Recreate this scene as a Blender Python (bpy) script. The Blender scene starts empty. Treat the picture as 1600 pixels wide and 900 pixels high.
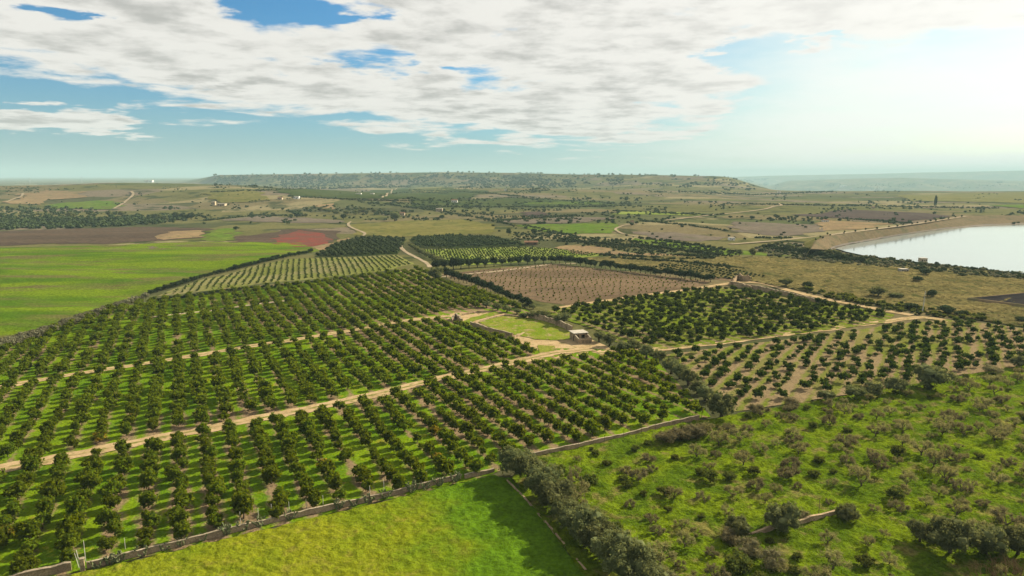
import bpy, math, random
import numpy as np
from mathutils import Vector, Matrix

C = bpy.context.scene
COL = C.collection
PI = math.pi

# ------------------------------------------------------------------ camera
CAM_H = 60.0
FPX = 1066.0                               # focal length in photo pixels (1600 wide)
PITCH = math.atan((450 - 275) / FPX)
cd = bpy.data.cameras.new('camera'); cam = bpy.data.objects.new('camera', cd); COL.objects.link(cam)
cam.location = (0, 0, CAM_H); cam.rotation_euler = (PI / 2 - PITCH, 0, 0)
cd.sensor_width = 36; cd.lens = 36 * FPX / 1600; cd.clip_start = 1; cd.clip_end = 60000
C.camera = cam

# ------------------------------------------------------------------ light
SUN_AZ, SUN_EL = math.radians(54), math.radians(29)     # azimuth clockwise from +Y (view direction)
SUN_STRENGTH, SKY_STRENGTH, EXPOSURE = 5.0, 0.055, 1.42
SUN_DIR = Vector((math.sin(SUN_AZ) * math.cos(SUN_EL), math.cos(SUN_AZ) * math.cos(SUN_EL), math.sin(SUN_EL)))
sl = bpy.data.lights.new('sun', 'SUN'); sl.energy = SUN_STRENGTH; sl.angle = math.radians(0.5); sl.color = (1, 0.89, 0.68)
so = bpy.data.objects.new('sun', sl); COL.objects.link(so)
so.rotation_euler = SUN_DIR.to_track_quat('Z', 'Y').to_euler()
so.location = (300, 300, 300)

C.view_settings.view_transform = 'Standard'; C.view_settings.look = 'None'
C.view_settings.exposure = EXPOSURE; C.view_settings.gamma = 1; C.view_settings.use_curve_mapping = False
C.cycles.use_denoising = True
C.cycles.max_bounces = 6; C.cycles.diffuse_bounces = 2; C.cycles.glossy_bounces = 2
C.cycles.transmission_bounces = 3; C.cycles.volume_bounces = 0; C.cycles.transparent_max_bounces = 4
C.cycles.caustics_reflective = False; C.cycles.caustics_refractive = False
C.cycles.sample_clamp_indirect = 5


class NT:
    """small helper for node trees"""
    def __init__(s, tree): s.t = tree; s.n = tree.nodes; s.l = tree.links
    def node(s, kind, **kw):
        n = s.n.new(kind)
        for k, v in kw.items():
            if k.startswith('i_'):
                n.inputs[int(k[2:])].default_value = v
            else: setattr(n, k, v)
        return n
    def link(s, a, b): s.l.new(a, b)
    def val(s, x, sock):
        if isinstance(x, (int, float)): sock.default_value = x
        elif isinstance(x, (tuple, list)): sock.default_value = tuple(x) if len(x) != 3 or sock.type == 'VECTOR' else (*x, 1)
        else: s.l.new(x, sock)
    def math(s, op, a, b=0.0, c=None, clamp=False):
        n = s.n.new('ShaderNodeMath'); n.operation = op; n.use_clamp = clamp
        s.val(a, n.inputs[0]); s.val(b, n.inputs[1])
        if c is not None: s.val(c, n.inputs[2])
        return n.outputs[0]
    def mix(s, f, a, b, blend='MIX'):
        n = s.n.new('ShaderNodeMix'); n.data_type = 'RGBA'; n.blend_type = blend
        s.val(f, n.inputs[0]); s.val(a, n.inputs[6]); s.val(b, n.inputs[7])
        return n.outputs[2]
    def smooth(s, x, lo, hi):
        n = s.n.new('ShaderNodeMapRange'); n.interpolation_type = 'SMOOTHSTEP'
        s.val(x, n.inputs[0]); s.val(lo, n.inputs[1]); s.val(hi, n.inputs[2]); n.inputs[3].default_value = 0; n.inputs[4].default_value = 1
        return n.outputs[0]
    def noise(s, vec, scale, detail=4, rough=0.55, dist=0.0):
        n = s.n.new('ShaderNodeTexNoise'); n.inputs['Scale'].default_value = scale
        n.inputs['Detail'].default_value = detail; n.inputs['Roughness'].default_value = rough
        n.inputs['Distortion'].default_value = dist
        if vec is not None: s.l.new(vec, n.inputs['Vector'])
        return n.outputs[0]
    def ramp(s, x, stops, interp='LINEAR'):
        n = s.n.new('ShaderNodeValToRGB'); n.color_ramp.interpolation = interp
        el = n.color_ramp.elements
        while len(el) < len(stops): el.new(0.5)
        for e, (p, c) in zip(el, stops):
            e.position = p; e.color = (c, c, c, 1) if isinstance(c, (int, float)) else (*c, 1)
        s.l.new(x, n.inputs[0]); return n.outputs[0]


# ------------------------------------------------------------------ sky
def make_world():
    w = bpy.data.worlds.new('World'); C.world = w; w.use_nodes = True
    t = NT(w.node_tree); t.n.clear()
    out = t.node('ShaderNodeOutputWorld'); bg = t.node('ShaderNodeBackground')
    t.link(bg.outputs[0], out.inputs[0])
    sky = t.node('ShaderNodeTexSky'); sky.sky_type = 'NISHITA'; sky.sun_disc = False
    sky.sun_elevation = SUN_EL; sky.sun_rotation = SUN_AZ
    sky.air_density = 1.0; sky.dust_density = 1.2; sky.ozone_density = 1.5; sky.altitude = 100
    tc = t.node('ShaderNodeTexCoord'); d = tc.outputs['Generated']
    sep = t.node('ShaderNodeSeparateXYZ'); t.link(d, sep.inputs[0]); x, y, z = sep.outputs
    hor = t.math('SQRT', t.math('ADD', t.math('MULTIPLY', x, x), t.math('MULTIPLY', y, y)))
    el = t.math('DIVIDE', z, hor)
    az = t.math('ARCTAN2', x, y)
    azn = t.math('ADD', t.math('DIVIDE', az, 2.4), 0.5, clamp=True)          # -1.2..1.2 rad -> 0..1
    zc = t.math('ADD', t.math('MAXIMUM', z, 0.0), 0.075)
    cx = t.node('ShaderNodeCombineXYZ')
    t.link(t.math('DIVIDE', x, zc), cx.inputs[0]); t.link(t.math('DIVIDE', y, zc), cx.inputs[1])
    P = cx.outputs[0]
    # edge of the cloud deck: elevation at which it begins, by azimuth
    def a2n(px): return math.atan((px - 800) / FPX) / 2.4 + 0.5
    edge = t.ramp(azn, [(0.0, .12), (a2n(0), .118), (a2n(280), .098), (a2n(480), .078), (a2n(620), .052), (a2n(760), .038),
                        (a2n(1000), .032), (a2n(1100), .055), (a2n(1230), .15), (a2n(1340), .19), (a2n(1500), .19), (1.0, .18)])
    n1 = t.noise(P, 1.15, 9, 0.58, 0.25)
    n2 = t.noise(P, 3.2, 5, 0.65)
    k = t.math('MULTIPLY', t.math('SUBTRACT', el, edge), 6.0)
    k = t.math('MINIMUM', t.math('MAXIMUM', k, -0.45), 0.24)
    dens = t.math('ADD', t.math('ADD', n1, t.math('MULTIPLY', t.math('SUBTRACT', n2, .5), .16)), k)
    # clear slit high on the left
    w1 = t.math('MULTIPLY', t.math('SUBTRACT', n2, .5), .22); w2 = t.math('MULTIPLY', t.math('SUBTRACT', t.noise(P, 1.7, 4, .6), .5), .055)
    azw = t.math('ADD', az, w1); elw = t.math('ADD', el, w2)
    def blob(px, py, sx, sy):
        ax = math.atan((px - 800) / FPX); ez = (275 - py) / FPX * math.cos(ax)
        u = t.math('DIVIDE', t.math('SUBTRACT', azw, ax), sx); v = t.math('DIVIDE', t.math('SUBTRACT', elw, ez), sy)
        q = t.math('ADD', t.math('MULTIPLY', u, u), t.math('MULTIPLY', v, v))
        return t.math('EXPONENT', t.math('MULTIPLY', q, -1.0))
    dens = t.math('SUBTRACT', dens, t.math('MULTIPLY', blob(470, 34, .13, .016), .52))
    dens = t.math('SUBTRACT', dens, t.math('MULTIPLY', blob(115, 34, .05, .010), .30))
    dens = t.math('SUBTRACT', dens, t.math('MULTIPLY', blob(620, 112, .08, .014), .25))
    dens = t.math('SUBTRACT', dens, t.math('MULTIPLY', blob(1180, 85, .07, .030), .50))
    dens = t.math('ADD', dens, t.math('MULTIPLY', blob(60, 195, .16, .020), .62))
    dens = t.math('ADD', dens, t.math('MULTIPLY', blob(385, 138, .05, .006), .42))
    dens = t.math('ADD', dens, t.math('MULTIPLY', blob(1480, 45, .26, .035), .34))
    mask = t.smooth(dens, 0.51, 0.64)
    # thickness: thick middles are greyer below
    sh = t.noise(P, 2.6, 7, 0.62)
    thick = t.smooth(t.math('ADD', dens, t.math('MULTIPLY', t.math('SUBTRACT', sh, .5), 1.7)), 0.58, 1.1)
    thick = t.math('MULTIPLY', thick, t.math('SUBTRACT', 1.0, t.math('MULTIPLY', t.smooth(azn, a2n(900), a2n(1350)), .55)))
    ccol = t.mix(thick, (5.9, 5.75, 5.4), (3.5, 3.45, 3.25))
    # glow of the sun through thin cloud
    dot = t.node('ShaderNodeVectorMath', operation='DOT_PRODUCT'); t.link(d, dot.inputs[0])
    dot.inputs[1].default_value = tuple(SUN_DIR)
    dv = t.math('MAXIMUM', dot.outputs['Value'], 0.0)
    g1 = t.math('MULTIPLY', t.math('POWER', dv, 5), 2.3)
    right = t.smooth(azn, a2n(700), a2n(1350))
    skc = t.mix(1.0, sky.outputs[0], t.mix(right, (0.20, 0.58, 0.84), (0.48, 0.63, 0.60)), 'MULTIPLY')
    # whitish veil low down
    veil = t.math('EXPONENT', t.math('MULTIPLY', t.math('MAXIMUM', el, 0.0), -14.0))
    skc = t.mix(t.math('MULTIPLY', veil, .85), skc, t.mix(right, (3.5, 4.3, 4.25), (6.2, 6.25, 6.05)))
    thin = t.math('MULTIPLY', t.smooth(t.noise(P, .5, 5, .6), .30, .62), t.smooth(azn, a2n(850), a2n(1400)))
    skc = t.mix(t.math('MULTIPLY', thin, .85), skc, (6.2, 6.2, 5.95))
    col = t.mix(mask, skc, ccol)
    add = t.node('ShaderNodeCombineColor'); t.link(g1, add.inputs[0]); t.link(t.math('MULTIPLY', g1, .98), add.inputs[1]); t.link(t.math('MULTIPLY', g1, .93), add.inputs[2])
    col = t.mix(1.0, col, add.outputs[0], 'ADD')
    t.link(col, bg.inputs[0]); bg.inputs[1].default_value = SKY_STRENGTH
    w.cycles.sampling_method = 'MANUAL'; w.cycles.sample_map_resolution = 512


make_world()

# ------------------------------------------------------------------ numpy helpers
def sstep(a, b, x):
    t = np.clip((x - a) / (b - a), 0, 1); return t * t * (3 - 2 * t)

def vnoise(x, y, seed=0):
    x = np.asarray(x, float); y = np.asarray(y, float)
    xi = np.floor(x); yi = np.floor(y); fx = x - xi; fy = y - yi
    fx = fx * fx * (3 - 2 * fx); fy = fy * fy * (3 - 2 * fy)
    def hsh(i, j):
        s = np.sin(i * 127.1 + j * 311.7 + seed * 74.7) * 43758.5453
        return s - np.floor(s)
    a = hsh(xi, yi); b = hsh(xi + 1, yi); c = hsh(xi, yi + 1); d = hsh(xi + 1, yi + 1)
    return a + (b - a) * fx + (c - a) * fy + (a - b - c + d) * fx * fy

def fbm(x, y, seed=0, octv=3):
    s = 0; amp = 0.5; tot = 0
    for k in range(octv):
        s = s + amp * vnoise(x * 2 ** k, y * 2 ** k, seed + k * 17); tot += amp; amp *= .5
    return s / tot

# ------------------------------------------------------------------ pixel <-> ground
def ray(px, py):
    a = (px - 800) / FPX; b = -(py - 450) / FPX
    return np.array([a, math.cos(PITCH) + b * math.sin(PITCH), -math.sin(PITCH) + b * math.cos(PITCH)])

def G(px, py, z=0.0):
    d = ray(px, py); t = (z - CAM_H) / d[2]
    return np.array([d[0] * t, d[1] * t, z])

def proj(x, y, z=0.0):
    dz = z - CAM_H
    f = y * math.cos(PITCH) - dz * math.sin(PITCH); u = y * math.sin(PITCH) + dz * math.cos(PITCH)
    return 800 + FPX * x / f, 450 - FPX * u / f, f

# ------------------------------------------------------------------ terrain height
WATER_PX = [(1305, 388), (1322, 393), (1350, 399), (1400, 405.5), (1450, 411), (1520, 418), (1600, 427), (1750, 445), (2100, 470), (2700, 440),
            (2600, 372), (2000, 346), (1750, 347), (1600, 350.5), (1540, 353), (1480, 358), (1440, 363), (1400, 369), (1350, 378), (1322, 383.5)]
WATER = np.array([G(*p)[:2] for p in WATER_PX])

def resample(pts, step, closed=False):
    pts = [np.asarray(p, float) for p in pts]
    if closed: pts = pts + [pts[0]]
    out = []
    for p, q in zip(pts, pts[1:]):
        n = max(1, int(np.linalg.norm(q[:2] - p[:2]) / step))
        for i in range(n): out.append(p + (q - p) * i / n)
    if not closed: out.append(pts[-1])
    return np.array(out)

def inside(poly, x, y):
    x = np.asarray(x); y = np.asarray(y); r = np.zeros(x.shape, bool); n = len(poly)
    for i in range(n):
        x1, y1 = poly[i][:2]; x2, y2 = poly[(i + 1) % n][:2]
        if y1 == y2: continue
        c = ((y1 > y) != (y2 > y)) & (x < (x2 - x1) * (y - y1) / (y2 - y1) + x1)
        r ^= c
    return r

def segdist(poly, x, y, closed=True):
    best = np.full(np.shape(x), 1e18); n = len(poly); bx = np.zeros(np.shape(x)); by = np.zeros(np.shape(x))
    for i in range(n if closed else n - 1):
        x1, y1 = poly[i][:2]; x2, y2 = poly[(i + 1) % n][:2]
        dx, dy = x2 - x1, y2 - y1; L = dx * dx + dy * dy + 1e-12
        t = np.clip(((x - x1) * dx + (y - y1) * dy) / L, 0, 1)
        qx = x1 + t * dx; qy = y1 + t * dy; d = (x - qx) ** 2 + (y - qy) ** 2
        m = d < best; best = np.where(m, d, best); bx = np.where(m, qx, bx); by = np.where(m, qy, by)
    return np.sqrt(best), bx, by

def _a(px): return (px - 800) / FPX
CREST = [(270, 5600, 285), (325, 5200, 277.5), (345, 4900, 273.5), (430, 4600, 272.3), (560, 4400, 270.8), (700, 4200, 269.2), (800, 4000, 270.2),
         (900, 3600, 272.6), (1000, 3300, 273.2), (1060, 3200, 274.2), (1122, 3100, 276), (1150, 3100, 281.5), (1190, 3050, 288), (1240, 3000, 296)]
CR_A = np.array([_a(p[0]) for p in CREST]); CR_D = np.array([p[1] for p in CREST], float)
CR_Z = np.array([CAM_H + (275 - p[2]) / FPX * p[1] for p in CREST])
CR_W = np.interp([p[0] for p in CREST], [300, 640, 850, 1000, 1240], [420, 600, 1100, 1150, 900])
FAR = [(1080, 17500, 283), (1130, 17000, 277), (1200, 16500, 274.5), (1360, 16000, 271.5), (1450, 15500, 269.3), (1600, 15000, 266.5), (1800, 14600, 265), (2300, 14500, 266)]
FA_A = np.array([_a(p[0]) for p in FAR]); FA_D = np.array([p[1] for p in FAR], float)
FA_Z = np.array([CAM_H + (275 - p[2]) / FPX * p[1] for p in FAR])
FAR2 = [(1180, 11000, 285), (1230, 10800, 283), (1330, 10400, 279.5), (1400, 10200, 278), (1500, 10000, 281), (1600, 9900, 284), (1800, 9800, 285)]
F2_A = np.array([_a(p[0]) for p in FAR2]); F2_D = np.array([p[1] for p in FAR2], float)
F2_Z = np.array([CAM_H + (275 - p[2]) / FPX * p[1] for p in FAR2])

def HT(x, y):
    x = np.asarray(x, float); y = np.asarray(y, float)
    ys = np.maximum(y, 1.0); a = x / ys
    h = sstep(200, 500, y) * (fbm(x / 170, y / 170, 3, 2) - .5) * 5.0
    h = h + sstep(600, 1400, y) * (fbm(x / 420 + 7, y / 420, 9, 2) - .45) * 22 * (1 - .6 * sstep(.25, .5, a))
    # mound on the left of the middle distance
    def mound(cx, cy, rx, ry, hh):
        q = ((x - cx) / rx) ** 2 + ((y - cy) / ry) ** 2
        return hh * np.exp(-q)
    h = h + mound(-860, 1750, 520, 330, 36) + mound(-560, 1450, 190, 170, 17) + mound(-1500, 1900, 500, 400, 20) + mound(-250, 1350, 160, 130, 9) + mound(150, 2100, 420, 260, 16) + mound(-120, 2500, 300, 260, 18)
    h = h + mound(-75, 430, 90, 60, 3.0)
    # gentle bands in the left meadow
    h = h + sstep(-.15, -.4, a) * sstep(190, 260, y) * (1 - sstep(450, 600, y)) * 1.1 * np.sin(y / 17 + x / 60 + 2 * fbm(x / 90, y / 90, 5, 2))
    # mesa
    D = np.interp(a, CR_A, CR_D); Z = np.interp(a, CR_A, CR_Z, left=0, right=0); W = np.interp(a, CR_A, CR_W)
    rough = (fbm(x / 260, y / 260, 21, 4) - .5)
    t = np.clip(1 - (D - y + rough * W * .55) / W, 0, 1)
    prof = .35 * t + .65 * t ** 3
    prof = np.where(y > D, 1.0, prof) * (1 - sstep(3500, 4500, y - D))
    edge = sstep(CR_A[0], CR_A[2], a) * (1 - sstep(CR_A[-3], CR_A[-1] + .02, a))
    m = np.maximum(Z, 0) * prof * edge + rough * 8 * edge * sstep(0, .2, t) * (1 - sstep(.8, 1, t))
    h = np.where(t > 0, h * (1 - prof) + m, h)
    h = h - 230 * sstep(2750, 4600, y) * sstep(.31, .43, a)
    # far ridges on the right
    for A_, D_, Z_, W_ in ((FA_A, FA_D, FA_Z, 2600), (F2_A, F2_D, F2_Z, 2300)):
        D = np.interp(a, A_, D_); Z = np.interp(a, A_, Z_, left=0)
        t = sstep(0, 1, np.clip(1 - (D - y + rough * 900) / W_, 0, 1)) * (1 - sstep(2000, 3500, y - D))
        t = t * sstep(A_[0] - .02, A_[0] + .05, a); h = np.maximum(h, np.where(t > 0, (Z + 230 + rough * 60 * (1 - t)) * t - 230, h))
    # the reservoir lies in a flat hollow
    near = (x > 60) & (y > 250) & (y < 1600)
    if np.any(near):
        xx = x[near]; yy = y[near]
        d, _, _ = segdist(WATER, xx, yy); ins = inside(WATER, xx, yy)
        d = np.where(ins, 0, d)
        hh = h[near] * sstep(5, 90, d) - 1.0 * (1 - sstep(0, 10, d))
        h = h.copy(); h[near] = hh
    return h

def hz(x, y): return float(HT(np.array([x]), np.array([y]))[0])

_T = 60 * 1.012 ** np.arange(0, 480)
def W3(px, py):
    """where the line of sight through a photo pixel meets the terrain"""
    d = ray(px, py); d = d / d[1]
    X = d[0] * _T; Y = _T; Z = CAM_H + d[2] * _T
    g = Z - HT(X, Y); k = np.nonzero(g < 0)[0]
    if len(k) == 0: k = [len(_T) - 1]
    i = max(1, int(k[0])); lo, hi = _T[i - 1], _T[i]
    f0 = g[i - 1]; f1 = g[i]; t = lo + (hi - lo) * (f0 / (f0 - f1) if f0 != f1 else 0.5)
    x, y = d[0] * t, t
    return np.array([x, y, hz(x, y)])

# ------------------------------------------------------------------ mesh helpers
def mesh(name, V, F, mats, mi=None, smooth=False):
    V = np.asarray(V, float).reshape(-1, 3)
    me = bpy.data.meshes.new(name)
    if isinstance(F, np.ndarray):
        n, k = F.shape
        me.vertices.add(len(V)); me.vertices.foreach_set('co', V.ravel())
        me.loops.add(n * k); me.loops.foreach_set('vertex_index', F.astype(np.int32).ravel())
        me.polygons.add(n); me.polygons.foreach_set('loop_start', np.arange(0, n * k, k, dtype=np.int32))
        me.polygons.foreach_set('loop_total', np.full(n, k, dtype=np.int32))
        me.update(calc_edges=True)
    else:
        me.from_pydata(V.tolist(), [], [list(map(int, f)) for f in F]); me.update()
    for m in (mats if isinstance(mats, (list, tuple)) else [mats]): me.materials.append(m)
    if mi is not None: me.polygons.foreach_set('material_index', np.asarray(mi, np.int32))
    if smooth: me.polygons.foreach_set('use_smooth', np.ones(len(me.polygons), bool))
    return me

def obj(name, me, parent=None, loc=None, rz=0.0, sc=None):
    o = bpy.data.objects.new(name, me); COL.objects.link(o)
    if parent is not None: o.parent = parent
    if loc is not None: o.location = [float(v) for v in loc]
    o.rotation_euler = (0, 0, rz)
    if sc is not None: o.scale = sc if isinstance(sc, (tuple, list)) else (sc, sc, sc)
    return o

def tag(o, label, cat, group=None, kind=None):
    if label: o['label'] = label
    if cat: o['category'] = cat
    if group: o['group'] = group
    if kind: o['kind'] = kind
    return o

def thing(name, label, cat, loc=(0, 0, 0), rz=0.0, group=None, sc=None):
    return tag(obj(name, None, None, loc, rz, sc), label, cat, group)

class MB:
    """collects verts and faces"""
    def __init__(s): s.V = []; s.F = []
    def add(s, V, F):
        o = len(s.V); s.V += [tuple(map(float, v)) for v in V]; s.F += [tuple(i + o for i in f) for f in F]
    def tube(s, p0, p1, r0, r1, seg=6, cap=True):
        p0 = Vector(p0); p1 = Vector(p1); d = (p1 - p0)
        if d.length < 1e-6: return
        q = d.to_track_quat('Z', 'Y'); V = []
        for p, r in ((p0, r0), (p1, r1)):
            for i in range(seg):
                a = 2 * PI * i / seg; V.append(p + q @ Vector((math.cos(a) * r, math.sin(a) * r, 0)))
        F = [(i, (i + 1) % seg, seg + (i + 1) % seg, seg + i) for i in range(seg)]
        if cap: F += [tuple(range(seg - 1, -1, -1)), tuple(range(seg, 2 * seg))]
        s.add(V, F)
    def box(s, c, size, rz=0.0):
        sx, sy, sz = [v / 2 for v in size]; ca, sa = math.cos(rz), math.sin(rz); V = []
        for dz in (-sz, sz):
            for dx, dy in ((-sx, -sy), (sx, -sy), (sx, sy), (-sx, sy)):
                V.append((c[0] + dx * ca - dy * sa, c[1] + dx * sa + dy * ca, c[2] + dz))
        s.add(V, [(3, 2, 1, 0), (4, 5, 6, 7), (0, 1, 5, 4), (1, 2, 6, 5), (2, 3, 7, 6), (3, 0, 4, 7)])
    def prism(s, pts, z0, z1):
        n = len(pts); V = [(p[0], p[1], z0) for p in pts] + [(p[0], p[1], z1) for p in pts]
        s.add(V, [tuple(range(n - 1, -1, -1)), tuple(range(n, 2 * n))] + [(i, (i + 1) % n, n + (i + 1) % n, n + i) for i in range(n)])
    def mesh(s, name, mats, smooth=False): return mesh(name, s.V, s.F, mats, None, smooth)

ORD = ['', 'first', 'second', 'third', 'fourth', 'fifth', 'sixth', 'seventh', 'eighth', 'ninth', 'tenth', 'eleventh', 'twelfth', 'thirteenth',
       'fourteenth', 'fifteenth', 'sixteenth', 'seventeenth', 'eighteenth', 'nineteenth', 'twentieth']
TENS = {2: 'twenty', 3: 'thirty', 4: 'forty', 5: 'fifty', 6: 'sixty', 7: 'seventy', 8: 'eighty', 9: 'ninety'}
def ordinal(n):
    if n <= 20: return ORD[n]
    t, u = divmod(n, 10)
    return TENS[t] + '-' + ORD[u] if u else TENS[t][:-1] + 'ieth'

# ------------------------------------------------------------------ materials
def mat_new(name):
    m = bpy.data.materials.new(name); m.use_nodes = True
    t = NT(m.node_tree); t.n.clear()
    out = t.node('ShaderNodeOutputMaterial'); b = t.node('ShaderNodeBsdfPrincipled')
    b.inputs['Roughness'].default_value = 0.9; b.inputs['Specular IOR Level'].default_value = 0.0
    t.link(b.outputs[0], out.inputs[0])
    return m, t, b, out

def pos(t): return t.node('ShaderNodeNewGeometry').outputs['Position']

def rotpos(t, ang, stretch=(1, 1, 1)):
    n = t.node('ShaderNodeMapping'); t.link(pos(t), n.inputs[0]); n.inputs['Rotation'].default_value = (0, 0, ang); n.inputs['Scale'].default_value = stretch
    return n.outputs[0]

def bump(t, b, h, dist=0.3, strength=0.6):
    n = t.node('ShaderNodeBump'); n.inputs['Distance'].default_value = dist; n.inputs['Strength'].default_value = strength
    t.link(h, n.inputs['Height']); t.link(n.outputs[0], b.inputs['Normal'])

def soilmat(name, c1, c2, c3=None, s1=0.05, s2=0.3, fine=1.5, bd=0.25, bs=0.6, ang=0.0, stretch=(1, 1, 1), finec=.45, c3r=(.52, .66), fresh=None):
    """ground cover: two tones by broad patches, a third in smaller ones, fine mottling"""
    m, t, b, _ = mat_new(name); p = rotpos(t, ang, stretch)
    n1 = t.noise(p, s1, 4, .6); n2 = t.noise(p, s2, 5, .65); n3 = t.noise(pos(t), fine, 4, .7)
    col = t.mix(t.smooth(n1, .38, .62), c1, c2)
    if c3: col = t.mix(t.smooth(n2, *c3r), col, c3)
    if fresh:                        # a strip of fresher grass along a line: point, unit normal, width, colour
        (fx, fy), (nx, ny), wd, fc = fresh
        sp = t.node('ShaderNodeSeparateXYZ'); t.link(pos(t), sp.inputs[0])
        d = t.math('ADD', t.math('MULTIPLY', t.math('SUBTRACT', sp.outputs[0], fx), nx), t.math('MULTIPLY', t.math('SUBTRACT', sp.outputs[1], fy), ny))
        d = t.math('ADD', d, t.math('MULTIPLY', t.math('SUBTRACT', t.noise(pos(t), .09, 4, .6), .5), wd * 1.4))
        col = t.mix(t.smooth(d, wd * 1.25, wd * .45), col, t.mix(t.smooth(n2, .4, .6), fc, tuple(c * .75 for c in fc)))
    col = t.mix(t.smooth(n3, .3, .7), t.mix(finec, col, (0, 0, 0)), col)
    t.link(col, b.inputs['Base Color']); bump(t, b, n3, bd, bs)
    return m

def leafmat(name, dark, light, tr=(.2, .28, .02), trf=0.35, patch=None, rough=.45, spec=.35):
    m, t, b, out = mat_new(name); t.n.remove(b); b = t.node('ShaderNodeBsdfDiffuse')
    g = t.node('ShaderNodeNewGeometry'); oi = t.node('ShaderNodeObjectInfo')
    r = g.outputs['Random Per Island']
    n = t.noise(g.outputs['Position'], .35, 2, .5)
    f = t.math('ADD', t.math('MULTIPLY', r, .6), t.math('MULTIPLY', t.math('SUBTRACT', n, .35), .9), clamp=True)
    col = t.mix(f, dark, light)
    hue = t.node('ShaderNodeHueSaturation'); t.link(col, hue.inputs['Color'])
    t.link(t.math('ADD', t.math('MULTIPLY', oi.outputs['Random'], .03), .485), hue.inputs['Hue'])
    t.link(t.math('ADD', t.math('MULTIPLY', oi.outputs['Random'], .45), .78), hue.inputs['Value'])
    col = hue.outputs[0]
    if patch:
        pn = t.noise(g.outputs['Position'], .6, 2, .5)
        col = t.mix(t.smooth(pn, .5, .6), col, patch)
    t.link(col, b.inputs['Color'])
    tl = t.node('ShaderNodeBsdfTranslucent')
    t.link(t.mix(.6, col, patch or tr), tl.inputs['Color'])
    mx = t.node('ShaderNodeMixShader'); mx.inputs[0].default_value = trf
    t.link(b.outputs[0], mx.inputs[1]); t.link(tl.outputs[0], mx.inputs[2]); t.link(mx.outputs[0], out.inputs[0])
    return m

ROW_ANG = math.radians(26)                       # rows run away to the left of the view
UHAT = np.array([math.cos(ROW_ANG), math.sin(ROW_ANG)]); VHAT = np.array([-math.sin(ROW_ANG), math.cos(ROW_ANG)])
ROW_S, TREE_S = 5.4, 3.9
U0 = 2.0

M = {}
M['bark'] = soilmat('bark', (.07, .05, .035), (.11, .09, .07), None, 2, 6, 9, .02, .6)
M['citrus'] = leafmat('citrus_leaf', (.008, .018, .003), (.105, .140, .008), (.31, .35, .006), .32)
M['citrus_dark'] = leafmat('citrus_leaf_dark', (.007, .016, .004), (.045, .075, .011), (.14, .18, .010), .26)
M['citrus_yellow'] = leafmat('citrus_leaf_yellowing', (.009, .020, .003), (.08, .115, .009), (.26, .28, .008), .36, patch=(.26, .19, .015))
M['olive'] = leafmat('olive_leaf', (.034, .044, .016), (.155, .168, .072), (.24, .24, .07), .32)
M['windbreak'] = leafmat('windbreak_leaf', (.012, .020, .009), (.038, .050, .020), (.06, .08, .02), .18)
M['bush'] = leafmat('bush_leaf', (.022, .032, .007), (.085, .10, .022), (.18, .19, .02), .3)
M['dry_bush'] = leafmat('dry_bush_leaf', (.065, .06, .03), (.205, .18, .092), (.22, .18, .07), .28)
M['twig'] = leafmat('twig', (.10, .095, .04), (.26, .24, .10), (.28, .25, .08), .34)
M['reed'] = leafmat('hedge_leaf', (.07, .068, .042), (.18, .17, .10), (.2, .18, .08), .25)
M['far_leaf'] = leafmat('far_leaf', (.018, .029, .012), (.066, .082, .032), (.06, .08, .02), .1)
M['vine'] = leafmat('young_tree_leaf', (.02, .035, .012), (.06, .08, .02), (.14, .17, .02), .25)
M['cactus'] = soilmat('cactus', (.10, .125, .055), (.15, .165, .085), (.2, .19, .11), .8, 2, 5, .02, .3)
M['dry_leaf'] = leafmat('dead_shrub_leaf', (.11, .07, .04), (.22, .14, .08), (.25, .14, .07), .25)


def stone(name, c1, c2, c3):
    m, t, b, _ = mat_new(name); p = pos(t)
    v = t.node('ShaderNodeTexVoronoi'); v.inputs['Scale'].default_value = 2.6; t.link(p, v.inputs['Vector'])
    ed = t.node('ShaderNodeTexVoronoi', feature='DISTANCE_TO_EDGE'); ed.inputs['Scale'].default_value = 2.6; t.link(p, ed.inputs['Vector'])
    sepc = t.node('ShaderNodeSeparateColor'); t.link(v.outputs['Color'], sepc.inputs[0])
    col = t.mix(sepc.outputs[0], c1, c2)
    col = t.mix(t.smooth(t.noise(p, .5, 4), .48, .65), col, c3)
    col = t.mix(t.smooth(ed.outputs['Distance'], .0, .06), t.mix(.55, col, (0, 0, 0)), col)
    t.link(col, b.inputs['Base Color']); bump(t, b, t.math('ADD', ed.outputs['Distance'], t.noise(p, 6, 3)), .08, .7)
    return m

M['stone'] = stone('field_stone', (.29, .21, .13), (.36, .27, .175), (.20, .15, .095))
M['coping'] = soilmat('coping_stone', (.34, .28, .20), (.26, .21, .15), (.15, .135, .08), .5, 1.5, 4, .04, .5)
M['concrete'] = soilmat('roof_concrete', (.40, .36, .30), (.33, .30, .26), (.26, .24, .20), .4, 1.2, 5, .02, .3, finec=.15)
M['post'] = soilmat('pale_post', (.42, .40, .34), (.5, .48, .42), None, 1, 3, 6, .01, .3, finec=.2)
M['wood'] = soilmat('old_wood', (.12, .085, .055), (.18, .13, .09), None, 1, 3, 6, .01, .5)
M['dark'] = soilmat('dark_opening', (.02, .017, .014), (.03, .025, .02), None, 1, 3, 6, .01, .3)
M['plaster'] = soilmat('white_plaster', (.62, .60, .55), (.72, .70, .66), None, .2, 1, 3, .01, .2, finec=.12)
M['tan_plaster'] = soilmat('tan_plaster', (.38, .30, .20), (.46, .37, .26), None, .2, 1, 3, .01, .2, finec=.2)
M['tile'] = soilmat('roof_tile', (.15, .085, .055), (.20, .12, .08), None, .3, 1, 3, .02, .4)
M['steel'] = soilmat('grey_steel', (.30, .31, .32), (.36, .37, .38), None, 1, 3, 8, .005, .2, finec=.1)

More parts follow.
